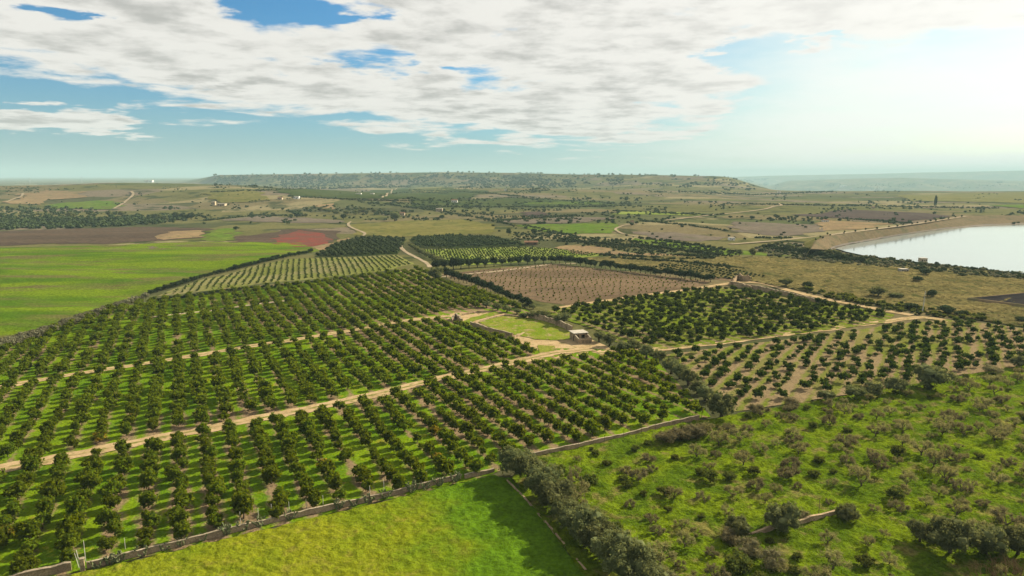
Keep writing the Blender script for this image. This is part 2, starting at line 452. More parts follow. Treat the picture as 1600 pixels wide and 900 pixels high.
G_LIT = (.115, .165, .010); G_DEEP = (.055, .105, .008); G_YEL = (.20, .20, .016); G_DRY = (.19, .165, .055); SOIL = (.25, .18, .11)
M['ground'] = None
M['near_meadow'] = None
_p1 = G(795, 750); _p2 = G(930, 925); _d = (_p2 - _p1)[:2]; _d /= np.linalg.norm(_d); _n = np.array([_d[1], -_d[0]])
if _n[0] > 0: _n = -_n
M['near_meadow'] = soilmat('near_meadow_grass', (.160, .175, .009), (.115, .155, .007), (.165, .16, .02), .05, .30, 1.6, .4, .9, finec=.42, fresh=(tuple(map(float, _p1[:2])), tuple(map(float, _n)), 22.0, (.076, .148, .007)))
M['scrub_grass'] = soilmat('scrub_grass', (.118, .165, .007), (.066, .11, .006), (.155, .14, .04), .10, .17, 1.4, .6, 1.0, finec=.58)
M['left_meadow'] = soilmat('left_meadow_grass', (.055, .108, .007), (.115, .168, .009), (.105, .10, .034), .030, .045, .8, .4, .9, ang=.35, stretch=(.3, 1, 1), finec=.5, c3r=(.46, .64))
M['yard_grass'] = soilmat('yard_grass', (.12, .17, .012), (.17, .18, .03), (.24, .19, .09), .12, .25, 1.5, .2, .6)
M['valley_green'] = soilmat('valley_green', (.07, .12, .014), (.09, .125, .02), (.08, .085, .03), .02, .06, .15, .3, .5, finec=.4)
M['dark_green'] = soilmat('dark_orchard_floor', (.035, .05, .014), (.055, .065, .022), (.028, .04, .014), .02, .08, .15, .3, .5)
M['olive_dry'] = soilmat('dry_olive_grass', (.105, .10, .028), (.135, .12, .04), (.07, .08, .022), .012, .05, .15, .3, .5, finec=.35)
M['tan'] = soilmat('tan_soil', (.21, .15, .08), (.17, .12, .07), (.12, .105, .05), .03, .07, .25, .2, .4, finec=.35)
M['mauve'] = soilmat('greyish_soil', (.105, .085, .068), (.13, .105, .08), (.085, .08, .05), .012, .05, .15, .2, .4, finec=.35)
M['purple'] = soilmat('dark_purple_soil', (.05, .036, .034), (.065, .048, .042), (.075, .06, .045), .012, .05, .15, .2, .4, finec=.3)
M['plough'] = soilmat('ploughed_soil', (.062, .045, .034), (.085, .06, .042), (.05, .036, .03), .02, .04, .25, .3, .5, ang=.25, stretch=(.2, 1, 1), finec=.4)
M['red'] = soilmat('red_patch', (.15, .038, .030), (.10, .048, .037), (.085, .05, .038), .05, .09, .6, .2, .5, finec=.25)
M['brown'] = soilmat('brown_tilled_soil', (.105, .074, .046), (.15, .105, .064), (.08, .058, .038), .03, .09, .9, .3, .7, ang=-.55, stretch=(.3, 1, 1), finec=.4)
M['vineyard'] = soilmat('row_crop_ground', (.13, .14, .035), (.17, .155, .07), (.095, .12, .022), .03, .12, .6, .2, .5, finec=.25)
M['lime_rows'] = soilmat('lime_crop_ground', (.14, .18, .03), (.17, .19, .05), (.10, .13, .02), .03, .12, .6, .2, .5, finec=.25)
M['heath'] = soilmat('dry_heath', (.16, .13, .05), (.115, .10, .038), (.065, .068, .022), .035, .10, .45, .8, 1.0, finec=.65)
M['track'] = soilmat('dirt_track', (.30, .215, .115), (.36, .265, .15), (.20, .165, .07), .15, .35, 2.0, .06, .5, finec=.3)
M['track_mid'] = soilmat('track_middle', (.30, .215, .115), (.13, .14, .03), (.16, .15, .05), .25, .35, 2.0, .06, .5, finec=.4)
M['pale_track'] = soilmat('pale_track', (.28, .225, .155), (.22, .18, .12), None, .1, .4, 1.0, .05, .4, finec=.25)
M['bank'] = soilmat('reservoir_bank', (.15, .115, .07), (.125, .10, .06), (.095, .09, .05), .02, .08, .4, .2, .5, finec=.4)
M['bank_grey'] = soilmat('wet_bank_stone', (.15, .135, .12), (.19, .16, .13), None, .05, .2, 1, .2, .5, finec=.25)
M['liner'] = soilmat('black_liner', (.02, .018, .02), (.03, .026, .026), None, .2, 1, 3, .02, .3)


def orchard_floor_mat(name, ga, gb, soil, soilamt, ang=ROW_ANG, rs=ROW_S, u0=U0):
    m, t, b, _ = mat_new(name); p = pos(t)
    mp = t.node('ShaderNodeMapping'); mp.vector_type = 'POINT'; t.link(p, mp.inputs[0]); mp.inputs['Rotation'].default_value = (0, 0, -ang)
    sp = t.node('ShaderNodeSeparateXYZ'); t.link(mp.outputs[0], sp.inputs[0])
    u = t.math('DIVIDE', t.math('SUBTRACT', sp.outputs[0], u0), rs)
    fr = t.math('ABSOLUTE', t.math('SUBTRACT', t.math('SUBTRACT', u, t.math('FLOOR', t.math('ADD', u, .5))), 0.0))   # 0 at a row, .5 between
    n1 = t.noise(p, .05, 4, .6); n2 = t.noise(p, .28, 5, .65); n3 = t.noise(p, 1.8, 4, .7); n4 = t.noise(p, .022, 3, .55)
    col = t.mix(t.smooth(n1, .38, .62), ga, gb)
    col = t.mix(t.smooth(n2, .55, .7), col, G_YEL)
    s = t.math('ADD', t.math('ADD', t.math('MULTIPLY', t.math('SUBTRACT', .30, fr), 1.1), t.math('SUBTRACT', n2, .5)), t.math('MULTIPLY', t.math('SUBTRACT', n4, .5), 1.6))
    sm = t.smooth(t.math('ADD', s, soilamt), .05, .35)
    col = t.mix(sm, col, t.mix(n2, soil, tuple(c * .75 for c in soil)))
    col = t.mix(t.smooth(n3, .3, .7), t.mix(.45, col, (0, 0, 0)), col)
    t.link(col, b.inputs['Base Color']); bump(t, b, n3, .3, .8)
    return m

M['orchard_floor'] = orchard_floor_mat('orchard_floor', (.125, .19, .006), (.08, .15, .006), (.23, .165, .095), .04)
M['right_floor'] = orchard_floor_mat('right_orchard_floor', (.10, .14, .010), (.12, .14, .02), (.21, .165, .085), -.04)
M['bare_floor'] = orchard_floor_mat('bare_orchard_floor', (.115, .14, .02), (.15, .14, .045), (.23, .17, .095), .17, math.radians(-32), 4.7, 0)


def ground_mat():
    m, t, b, _ = mat_new('country_ground'); p = pos(t)
    n1 = t.noise(p, .004, 5, .6); n2 = t.noise(p, .02, 5, .65); n3 = t.noise(p, .25, 4, .7)
    v = t.node('ShaderNodeTexVoronoi'); v.inputs['Scale'].default_value = .0085
    mp = t.node('ShaderNodeMapping'); t.link(p, mp.inputs[0]); mp.inputs['Rotation'].default_value = (0, 0, .4); mp.inputs['Scale'].default_value = (.6, 1.2, 1)
    wob = t.node('ShaderNodeVectorMath', operation='ADD'); t.link(mp.outputs[0], wob.inputs[0])
    nn = t.node('ShaderNodeTexNoise'); nn.inputs['Scale'].default_value = .006; t.link(p, nn.inputs['Vector'])
    sc = t.node('ShaderNodeVectorMath', operation='SCALE'); t.link(nn.outputs['Color'], sc.inputs[0]); sc.inputs['Scale'].default_value = 90
    t.link(sc.outputs[0], wob.inputs[1]); t.link(wob.outputs[0], v.inputs['Vector'])
    sepc = t.node('ShaderNodeSeparateColor'); t.link(v.outputs['Color'], sepc.inputs[0])
    patch = t.ramp(sepc.outputs[0], [(0, (0.086, 0.086, 0.031)), (.2, (0.130, 0.104, 0.058)), (.36, (0.058, 0.072, 0.029)), (.5, (0.143, 0.111, 0.088)), (.62, (0.104, 0.099, 0.039)), (.78, (0.039, 0.047, 0.023)), (.9, (0.208, 0.176, 0.098))], 'CONSTANT')
    base = t.mix(t.smooth(n1, .38, .62), (.12, .10, .05), (.085, .084, .034))
    col = t.mix(.7, base, patch)
    col = t.mix(t.math('MULTIPLY', t.smooth(n2, .52, .62), .8), col, (.026, .036, .015))
    col = t.mix(t.smooth(n3, .35, .65), t.mix(.3, col, (0, 0, 0)), col)
    t.link(col, b.inputs['Base Color']); bump(t, b, n3, .6, .6)
    return m

def water_mat():
    m, t, b, _ = mat_new('reservoir_water'); p = pos(t)
    b.inputs['Base Color'].default_value = (.20, .23, .23, 1); b.inputs['Roughness'].default_value = .08
    b.inputs['Specular IOR Level'].default_value = .5; b.inputs['IOR'].default_value = 1.33
    bump(t, b, t.math('ADD', t.noise(p, .35, 3, .6), t.math('MULTIPLY', t.noise(p, .02, 4, .6), 6.0)), .03, .35)
    return m

# ------------------------------------------------------------------ terrain sheets
def lift(Y): return .02 + .00006 * np.maximum(Y, 0) + np.maximum(Y - 500, 0) * .0003

def fan_pts(a, ly):
    y = np.exp(ly); return a * y, y

def sheet(name, px_poly, mat, layer=1, step=.006, label=None, rough=0.0, rscale=1.0, jag=.5, world=None, kind='structure'):
    """a field laid on the terrain: grid in (bearing, log distance), so it is finer near the camera"""
    P = np.array(world) if world is not None else np.array([W3(*p)[:2] for p in px_poly])
    P[:, 1] = np.maximum(P[:, 1], 25)
    md = np.median(P[:, 1])
    B = resample(P, md * .012, True)
    B = B + (np.stack([vnoise(B[:, 0] / (md * .02), B[:, 1] / (md * .02), 5), vnoise(B[:, 0] / (md * .02), B[:, 1] / (md * .02), 6)], 1) - .5) * md * .012 * jag
    BP = np.stack([B[:, 0] / B[:, 1], np.log(B[:, 1])], 1)
    a0, a1 = BP[:, 0].min(), BP[:, 0].max(); l0, l1 = BP[:, 1].min(), BP[:, 1].max()
    na = int((a1 - a0) / step) + 3; nl = int((l1 - l0) / step) + 3
    A, L = np.meshgrid(a0 - step + np.arange(na) * step, l0 - step + np.arange(nl) * step)
    ins = inside(BP, A, L)
    cell = ins[:-1, :-1] | ins[1:, :-1] | ins[:-1, 1:] | ins[1:, 1:]
    used = np.zeros(ins.shape, bool)
    used[:-1, :-1] |= cell; used[1:, :-1] |= cell; used[:-1, 1:] |= cell; used[1:, 1:] |= cell
    mv = used & ~ins
    if mv.any():
        _, bx, by = segdist(BP, A[mv], L[mv]); A = A.copy(); L = L.copy(); A[mv] = bx; L[mv] = by
    X, Y = fan_pts(A[used], L[used])
    Z = HT(X, Y) + layer * lift(Y)
    if rough: Z = Z + rough * fbm(X / rscale, Y / rscale, 31, 4) ** 1.5 * 1.6
    idx = -np.ones(ins.shape, int); idx[used] = np.arange(used.sum())
    i, j = np.nonzero(cell)
    F = np.stack([idx[i, j], idx[i, j + 1], idx[i + 1, j + 1], idx[i + 1, j]], 1)
    me = mesh(name, np.stack([X, Y, Z], 1), F, mat, None, True)
    o = obj(name, me)
    return tag(o, label, name.replace('_', ' '), None, kind)

def ribbon(name, pts, width, mat, layer=3, label=None, world=False, wvar=.3, zadd=0.0, ruts=False):
    """a track or road draped along a line"""
    P = [W3(*p) if not world else np.array(p, float) for p in pts]
    P = resample(P, max(1.5, np.median([p[1] for p in P]) * .012))
    for _ in range(3):
        Q = P.copy(); Q[1:-1] = (P[:-2] + 2 * P[1:-1] + P[2:]) / 4; P = Q
    T = np.gradient(P[:, :2], axis=0); T /= np.linalg.norm(T, axis=1)[:, None] + 1e-9
    N = np.stack([-T[:, 1], T[:, 0]], 1); V = []; fr = [-.5, -.32, -.1, .1, .32, .5]; k = len(fr)
    s = np.arange(len(P))
    for c in range(k):
        f = fr[c]
        w = width * (1 + wvar * (vnoise(s * .7, np.full(len(s), c * 9.1), 3) - .5) * 2 * (abs(f) > .4))
        X = P[:, 0] + N[:, 0] * f * w; Y = P[:, 1] + N[:, 1] * f * w
        Z = (HT(X, Y) if not world else P[:, 2]) + layer * lift(Y) + zadd
        V.append(np.stack([X, Y, Z], 1))
    V = np.stack(V, 1).reshape(-1, 3); n = len(P)
    F = [(i * k + c, i * k + c + 1, (i + 1) * k + c + 1, (i + 1) * k + c) for i in range(n - 1) for c in range(k - 1)]
    mi = [(1 if c == 2 else 0) for i in range(n - 1) for c in range(k - 1)] if ruts else None
    o = obj(name, mesh(name, V, np.array(F), [mat, M['track_mid']] if ruts else mat, mi, True))
    return tag(o, label, name.replace('_', ' '), None, 'structure')

def base_ground():
    A = np.linspace(-1.5, 1.7, 420)
    Yr = np.concatenate([np.linspace(-400, 40, 14), 45 * 1.0105 ** np.arange(0, 616)])
    AA, YY = np.meshgrid(A, Yr); X = AA * np.maximum(YY, 120); X = np.where(YY < 0, AA * 400, X)
    Z = HT(X, YY)
    n, k = AA.shape; ii, jj = np.meshgrid(np.arange(n - 1), np.arange(k - 1), indexing='ij')
    F = np.stack([ii * k + jj, ii * k + jj + 1, (ii + 1) * k + jj + 1, (ii + 1) * k + jj], -1).reshape(-1, 4)
    o = obj('ground', mesh('ground', np.stack([X, YY, Z], -1).reshape(-1, 3), F, ground_mat(), None, True))
    tag(o, 'rolling farmland running out to the mesa and the far ridges', 'ground', None, 'structure')

base_ground()

# fields ---------------------------------------------------------------------
NEAR_MEADOW = [(40, 918), (130, 896), (300, 856), (560, 795), (770, 744), (800, 750), (860, 830), (930, 925), (1010, 1060), (1060, 1220), (300, 1220), (-200, 1060)]
SCRUB = [(822, 718), (950, 690), (1060, 664), (1110, 656), (1300, 624), (1450, 598), (1600, 572), (1800, 545), (2000, 640), (2000, 1220), (1060, 1220), (1010, 1060), (930, 925), (860, 830), (800, 750)]
ORCHARD = [(-420, 670), (-150, 590), (0, 545), (120, 500), (240, 468), (350, 457), (480, 442), (600, 428), (660, 420), (700, 438), (770, 462), (835, 490), (700, 492), (735, 508), (830, 545),
           (930, 545), (1015, 552), (1060, 600), (1110, 652), (1060, 662), (950, 688), (822, 716), (770, 742), (560, 793), (300, 854), (130, 893), (0, 925), (-300, 990), (-700, 900)]
RIGHT_BLOCK = [(845, 488), (890, 480), (1000, 463), (1125, 449), (1210, 460), (1290, 474), (1400, 492), (1380, 505), (1250, 522), (1120, 538), (1030, 546), (960, 535), (930, 515)]
BARE_BLOCK = [(1030, 556), (1120, 544), (1250, 528), (1400, 507), (1480, 500), (1560, 508), (1680, 525), (1760, 545), (1600, 570), (1450, 597), (1300, 622), (1140, 645), (1100, 620), (1060, 585)]
BROWN = [(690, 430), (760, 421), (860, 412), (980, 425), (1110, 440), (1090, 449), (1000, 460), (885, 477), (845, 472), (760, 447)]
VINE = [(245, 463), (300, 442), (380, 420), (450, 406), (520, 403), (622, 399), (648, 413), (600, 424), (480, 437), (350, 452)]
DARK1 = [(490, 402), (520, 384), (560, 374), (600, 372), (635, 374), (624, 397), (520, 402)]
DARK2 = [(640, 374), (700, 370), (770, 372), (825, 384), (740, 387), (652, 388)]
LIME = [(652, 390), (740, 388), (825, 386), (900, 392), (955, 400), (860, 404), (710, 416), (684, 408)]
ROWS_P = [(1040, 412), (1110, 413), (1210, 434), (1150, 440), (1110, 436), (1000, 421)]
HEATH = [(900, 404), (1000, 400), (1100, 402), (1220, 403), (1350, 413), (1450, 420), (1600, 438), (1900, 466), (1950, 560), (1760, 540), (1600, 512), (1480, 494), (1300, 464), (1180, 441), (1110, 432), (1000, 418)]

sheet('heath', HEATH, M['heath'], 1, .004, 'dry tan heath sloping between the sapling field and the reservoir', .9, 2.6)
sheet('meadow', [(-700, 760), (-300, 640), (0, 537), (60, 518), (130, 490), (240, 455), (330, 428), (420, 407), (500, 392), (470, 380), (360, 379), (300, 378), (200, 383), (0, 388), (-300, 398), (-1000, 480)],
      M['left_meadow'], 1, .006, 'broad bright green meadow on the left beyond the orchard', .5, 7.0)
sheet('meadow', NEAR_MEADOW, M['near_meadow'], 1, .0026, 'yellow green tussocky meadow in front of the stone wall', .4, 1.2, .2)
sheet('scrub_field', SCRUB, M['scrub_grass'], 1, .0034, 'lush green field of scattered bare fruit trees', .6, 1.5, .2)
sheet('orchard_floor', ORCHARD, M['orchard_floor'], 1, .0045, 'grass and soil under the big citrus orchard', .14, 1.6, .3)
sheet('orchard_floor', RIGHT_BLOCK, M['right_floor'], 2, .005, 'grass and soil under the citrus block right of the shed', .25, 2)
sheet('orchard_floor', BARE_BLOCK, M['bare_floor'], 2, .005, 'tan bare soil under the young citrus block on the right', .2, 2)
sheet('tilled_field', BROWN, M['brown'], 2, .005, 'brown tilled field planted with rows of saplings', .12, 2, .1)
sheet('row_field', VINE, M['vineyard'], 2, .005, 'pale field of young rows left of the middle', 0)
sheet('orchard_floor', DARK1, M['dark_green'], 2, .006, 'dark ground under the far citrus block left of the white track', 0)
sheet('orchard_floor', DARK2, M['dark_green'], 2, .006, 'dark ground under the far citrus block right of the white track', 0)
sheet('row_field', LIME, M['lime_rows'], 2, .006, 'lime green field of young rows behind the windbreak', 0)
sheet('row_field', ROWS_P, M['brown'], 2, .006, 'brown field of small shrubs below the heath', 0)
FIELDS = [
    ('ploughed_field', 'dark ploughed field along the left behind the meadow', 'plough', [(-400, 374), (0, 362), (120, 357.5), (230, 354.5), (300, 356), (330, 358), (322, 362), (305, 372), (260, 376), (180, 380.5), (90, 381), (0, 385), (-400, 400)]),
    ('ploughed_field', 'brown and red field by the far citrus block', 'plough', [(358, 381), (372, 369), (420, 363), (470, 358), (536, 362), (531, 372), (505, 382), (440, 381)]),
    ('stony_strip', 'stony brown strip crossing the meadow', 'mauve', [(140, 389), (230, 385), (312, 381), (318, 384), (230, 391), (150, 392)]),
    ('stony_strip', 'pale bare bank beside the far citrus block', 'tan', [(472, 388), (505, 384), (535, 374), (548, 372), (520, 384), (496, 393)]),
    ('hill_meadow', 'dry yellow hill meadow behind the far citrus blocks', 'olive_dry', [(545, 352), (640, 345), (720, 343), (768, 352), (772, 365), (700, 368), (600, 370), (560, 367)]),
    ('bare_slope', 'tan eroded slope on the left hill', 'tan', [(12, 318), (40, 302), (75, 298), (130, 301), (130, 309), (75, 312), (55, 321), (20, 319)]),
    ('hill_meadow', 'green strip at the foot of the left hill', 'valley_green', [(72, 320), (150, 314), (197, 316), (180, 327), (70, 325)]),
    ('hill_meadow', 'olive dry crown of the second hill', 'olive_dry', [(320, 302), (370, 298), (415, 302), (420, 314), (340, 318), (322, 312)]),
    ('bare_slope', 'greyish soil band before the red field', 'mauve', [(350, 344), (400, 338), (540, 344), (535, 349), (470, 349), (400, 347)]),
    ('hill_meadow', 'green patch between the two ploughed fields', 'valley_green', [(318, 366), (330, 359), (362, 357), (376, 365), (350, 378), (315, 377)]),
    ('dark_field', 'dark green far orchard floor under the mesa', 'dark_green', [(430, 297), (640, 293), (760, 300), (700, 314), (560, 312), (450, 306)]),
    ('bare_slope', 'orange tan cutting by the far farm', 'tan', [(490, 322), (530, 318), (522, 328), (502, 329)]),
    ('crop_field', 'yellow field under the mesa', 'olive_dry', [(643, 294.5), (690, 292.5), (702, 300), (650, 302)]),
    ('ploughed_field', 'greyish ploughed strip in the middle valley', 'mauve', [(780, 346), (900, 339), (960, 341), (930, 347), (800, 350)]),
    ('ploughed_field', 'dark purple ploughed patch in the middle valley', 'purple', [(818, 333), (842, 331), (864, 339), (840, 341)]),
    ('crop_field', 'light green strip below the mesa slope', 'valley_green', [(812, 318), (925, 315), (940, 317), (930, 320), (830, 320)]),
    ('crop_field', 'green field in the middle of the valley', 'valley_green', [(806, 353), (950, 348), (965, 353), (955, 364), (905, 367), (850, 361)]),
    ('dark_field', 'dark green strip across the middle valley', 'dark_green', [(640, 312), (800, 309), (960, 317), (960, 323), (800, 323), (650, 323)]),
    ('bare_slope', 'tan clearing behind the windbreak', 'tan', [(866, 387), (900, 383), (965, 390), (980, 397), (900, 396)]),
    ('crop_field', 'pale lime strip on the right of the valley', 'lime_rows', [(960, 331.5), (1000, 330.5), (1100, 335), (1080, 337.5), (960, 335)]),
    ('ploughed_field', 'greyish soil field right of the valley track', 'mauve', [(975, 362), (1060, 364), (1135, 371), (1100, 379), (1020, 371)]),
    ('ploughed_field', 'broad greyish field below the dam road', 'mauve', [(1140, 346), (1280, 351), (1295, 362), (1220, 369), (1150, 363)]),
    ('crop_field', 'bright green strip above the heath', 'valley_green', [(985, 373), (1060, 378), (1150, 391), (1250, 401), (1140, 399), (1060, 389), (1000, 382)]),
    ('bare_slope', 'tan strip above the heath', 'tan', [(955, 393), (1060, 398), (1105, 404), (1000, 403)]),
    ('ploughed_field', 'dark purple field beyond the dam road', 'purple', [(1238, 336), (1330, 328), (1450, 334), (1492, 338), (1450, 343), (1420, 348), (1320, 342)]),
    ('bare_slope', 'tan soil around the small white house', 'tan', [(1275, 345), (1330, 346), (1395, 350), (1340, 358), (1285, 361)]),
    ('crop_field', 'yellow green strip beyond the reservoir', 'valley_green', [(1555, 322.5), (1600, 320.5), (1700, 323), (1600, 325.5)]),
    ('hill_meadow', 'dry olive grass beyond the reservoir', 'olive_dry', [(1400, 306), (1600, 301), (1750, 310), (1600, 318), (1420, 315)]),
]
for nm, lb, mk, poly in FIELDS: sheet(nm, poly, M[mk], 3, .006, lb, 0, 1, 2.0)
sheet('ploughed_field', [(425, 381), (440, 368), (470, 361), (505, 366), (521, 374), (500, 384), (460, 386)], M['red'], 4, .007, 'reddest patch at the right end of the small ploughed field', 0, 1, 2)  # redder colour laid over part of the ploughed field
sheet('ploughed_field', [(238, 373), (268, 363), (322, 360), (305, 371), (260, 375)], M['tan'], 4, .007, 'paler tan end of the dark ploughed field', 0, 1, 2)

# yard and enclosure
sheet('dirt_yard', [(672, 498), (700, 490), (735, 487), (770, 488), (800, 492), (850, 498), (895, 520), (935, 535), (955, 545), (940, 555), (880, 558), (835, 572), (800, 570), (850, 550), (800, 532), (740, 510), (700, 502)], M['track'], 3, .004, 'bare tan dirt yard round the walled enclosure')
sheet('yard_grass', [(742, 503), (765, 497), (785, 494), (830, 497), (865, 506), (893, 521), (892, 530), (870, 532), (835, 531), (800, 524), (770, 514)], M['yard_grass'], 4, .004, 'green grass inside the walled enclosure', .2, 1.5)
sheet('yard_grass', [(722, 505), (735, 497), (770, 488), (785, 490), (750, 499), (728, 509)], M['yard_grass'], 4, .004, 'grass strip behind the ruined pen', .2, 1.5)
sheet('yard_grass', [(840, 540), (868, 541), (862, 550), (845, 553)], M['yard_grass'], 4, .004, 'grass patch at the end of the upper orchard', .2, 1.5)

# tracks ---------------------------------------------------------------------
TRACK_MAIN = [(-300, 802), (-100, 757), (0, 733), (120, 712), (240, 687), (400, 656), (540, 628), (650, 602), (720, 585), (800, 568), (860, 553), (925, 546)]
ribbon('dirt_track', TRACK_MAIN, 5.0, M['track'], 4, 'tan dirt track crossing the citrus orchard below the shed', zadd=.1, ruts=True)
ribbon('dirt_track', [(935, 552), (970, 550), (1020, 547), (1100, 539), (1250, 520), (1390, 502), (1440, 495), (1500, 504)], 4.6, M['track'], 5, 'tan dirt track between the two citrus blocks on the right', ruts=True)
ribbon('dirt_track', [(-250, 655), (-100, 625), (0, 606), (100, 588), (180, 576), (300, 557), (460, 532), (560, 515), (640, 501), (700, 494)], 4.0, M['track'], 4, 'upper dirt track crossing the citrus orchard', zadd=.1, ruts=True)
ribbon('dirt_track', [(240, 496), (310, 488), (380, 478), (450, 470)], 3, M['pale_track'], 4, 'faint pale track in the far corner of the orchard', zadd=.1)
ribbon('dirt_track', [(870, 482), (960, 468), (1060, 455), (1122, 446), (1150, 441), (1185, 441), (1235, 455), (1300, 470), (1370, 483), (1425, 493)], 4.5, M['track'], 5, 'tan track along the brown field and the long wall')
ribbon('dirt_track', [(690, 433), (780, 424), (860, 413), (900, 412)], 3.2, M['pale_track'], 4, 'pale track at the foot of the windbreak')
ribbon('dirt_track', [(548, 347), (543, 351), (548, 356), (560, 361), (573, 365), (566, 370)], 3.2, M['pale_track'], 5, 'winding white track on the hill meadow')
ribbon('dirt_track', [(626, 381), (625, 386), (635, 395), (652, 403), (668, 412), (672, 418)], 3.2, M['pale_track'], 5, 'white track between the far citrus blocks')
ribbon('dirt_track', [(350, 452), (430, 446), (520, 437), (590, 431), (650, 421)], 2.5, M['tan'], 5, 'track along the lower edge of the row field')
ribbon('dirt_track', [(996, 350), (972, 353), (960, 359), (972, 366), (1010, 372), (1080, 381)], 3, M['pale_track'], 5, 'curving pale track beside the green valley field')
ribbon('dirt_track', [(196, 469), (215, 461), (235, 452)], 4, M['tan'], 4, 'short tan path at the end of the grey hedge')
ribbon('dirt_track', [(1040, 345), (1130, 335), (1200, 327), (1222, 322), (1216, 319)], 5, M['pale_track'], 5, 'pale road crossing the right valley')
ribbon('dirt_track', [(178, 327), (197, 315), (208, 306), (210, 302), (205, 300)], 5, M['pale_track'], 5, 'pale road on the left hill')
ribbon('dirt_track', [(10, 317), (34, 308), (36, 303)], 5, M['pale_track'], 5, 'pale road at the left edge of the hill')
ribbon('dirt_track', [(598, 310), (612, 300), (620, 295)], 5, M['pale_track'], 5, 'far pale road under the mesa')

# reservoir ------------------------------------------------------------------
WV = WATER
o = obj('water', mesh('water', [(x, y, 0) for x, y in WV], [tuple(range(len(WV)))], water_mat()))
tag(o, 'pale still reservoir on the right', 'water', None, 'structure')
def embankment():
    edge = [(1296, 391), (1305, 386.5), (1322, 382.5), (1350, 377.5), (1400, 368.5), (1440, 362.5), (1480, 357.5), (1540, 352.5), (1600, 350), (1750, 346.5), (2000, 345.5)]
    crest = [(1268, 389), (1278, 376), (1300, 368), (1340, 362.5), (1400, 354.6), (1440, 349), (1475, 343.5), (1512, 338), (1600, 336.5), (1750, 334), (2000, 333)]
    E_ = [G(*p, -.4) for p in edge]; Cc = [G(*p, 7.5) for p in crest]
    n = 8; rows = []
    Ew = resample(E_, 12); Cw = resample(Cc, 12)
    def at(P, f):
        s = np.concatenate([[0], np.cumsum(np.linalg.norm(np.diff(P, axis=0), axis=1))]); s /= s[-1]
        return np.stack([np.interp(f, s, P[:, k]) for k in range(3)], 1)
    # pair stations by index of the given lists
    def lerp(P, N):
        idx = np.linspace(0, len(P) - 1, N); P = np.array(P); return np.stack([np.interp(idx, np.arange(len(P)), P[:, k]) for k in range(3)], 1)
    N = 90; e = lerp(E_, N); c = lerp(Cc, N)
    d = c - e; d[:, 2] = 0; L = np.linalg.norm(d, axis=1)[:, None]; d = d / (L + 1e-9)
    cols = []
    for f in (0, .12, .35, .7, 1.0):
        p = e + (c - e) * f; p[:, 2] = -.4 + 7.9 * f ** .9 + (vnoise(p[:, 0] / 6, p[:, 1] / 6, 2) - .5) * .5; cols.append(p)
    top = c + d * 7; cols.append(top)
    toe = c + d * 24; toe[:, 2] = HT(toe[:, 0], toe[:, 1]) - .4; cols.append(toe)
    k = len(cols); V = np.stack(cols, 1).reshape(-1, 3)
    F = []; mi = []
    for i in range(N - 1):
        for j in range(k - 1):
            F.append((i * k + j, i * k + j + 1, (i + 1) * k + j + 1, (i + 1) * k + j)); mi.append(1 if j < 1 else (2 if j == k - 2 else 0))
    o = obj('embankment', mesh('embankment', V, np.array(F), [M['bank'], M['bank_grey'], M['olive_dry']], mi, True))
    tag(o, 'tan earth embankment round the far side of the reservoir', 'embankment', None, 'structure')
    mid = c + d * 3.5
    start = [W3(1140, 382.5), W3(1200, 378)]
    line = [start[0] + np.array([0, 0, .3]), start[1] + np.array([0, 0, .5]), G(1262, 371.5, 3.5), G(1300, 367, 7.6)] + [tuple(p) for p in mid[18:64:4]]
    ribbon('road', line, 5.5, M['pale_track'], 1, 'pale road along the crest of the reservoir embankment', True, .05, .15)
    return c, d
DAM_C, DAM_D = embankment()

# ------------------------------------------------------------------ foliage builders
def leaf_quads(P, Nrm, size, rng, aspect=.6, spread=.9):
    n = len(P)
    nv = Nrm + rng.normal(size=(n, 3)) * spread
    nv /= np.linalg.norm(nv, axis=1)[:, None] + 1e-9
    t = rng.normal(size=(n, 3)); t -= (t * nv).sum(1)[:, None] * nv; t /= np.linalg.norm(t, axis=1)[:, None] + 1e-9
    b = np.cross(nv, t); s = size * rng.uniform(.6, 1.35, (n, 1))
    V = np.stack([P - t * s, P + b * s * aspect, P + t * s, P - b * s * aspect], 1).reshape(-1, 3)
    F = np.arange(4 * n).reshape(n, 4)
    return V, F

ICO = None
def ico():
    global ICO
    if ICO is None:
        import bmesh
        bm = bmesh.new(); bmesh.ops.create_icosphere(bm, subdivisions=2, radius=1)
        ICO = (np.array([v.co[:] for v in bm.verts]), np.array([[v.index for v in f.verts] for f in bm.faces])); bm.free()
    return ICO

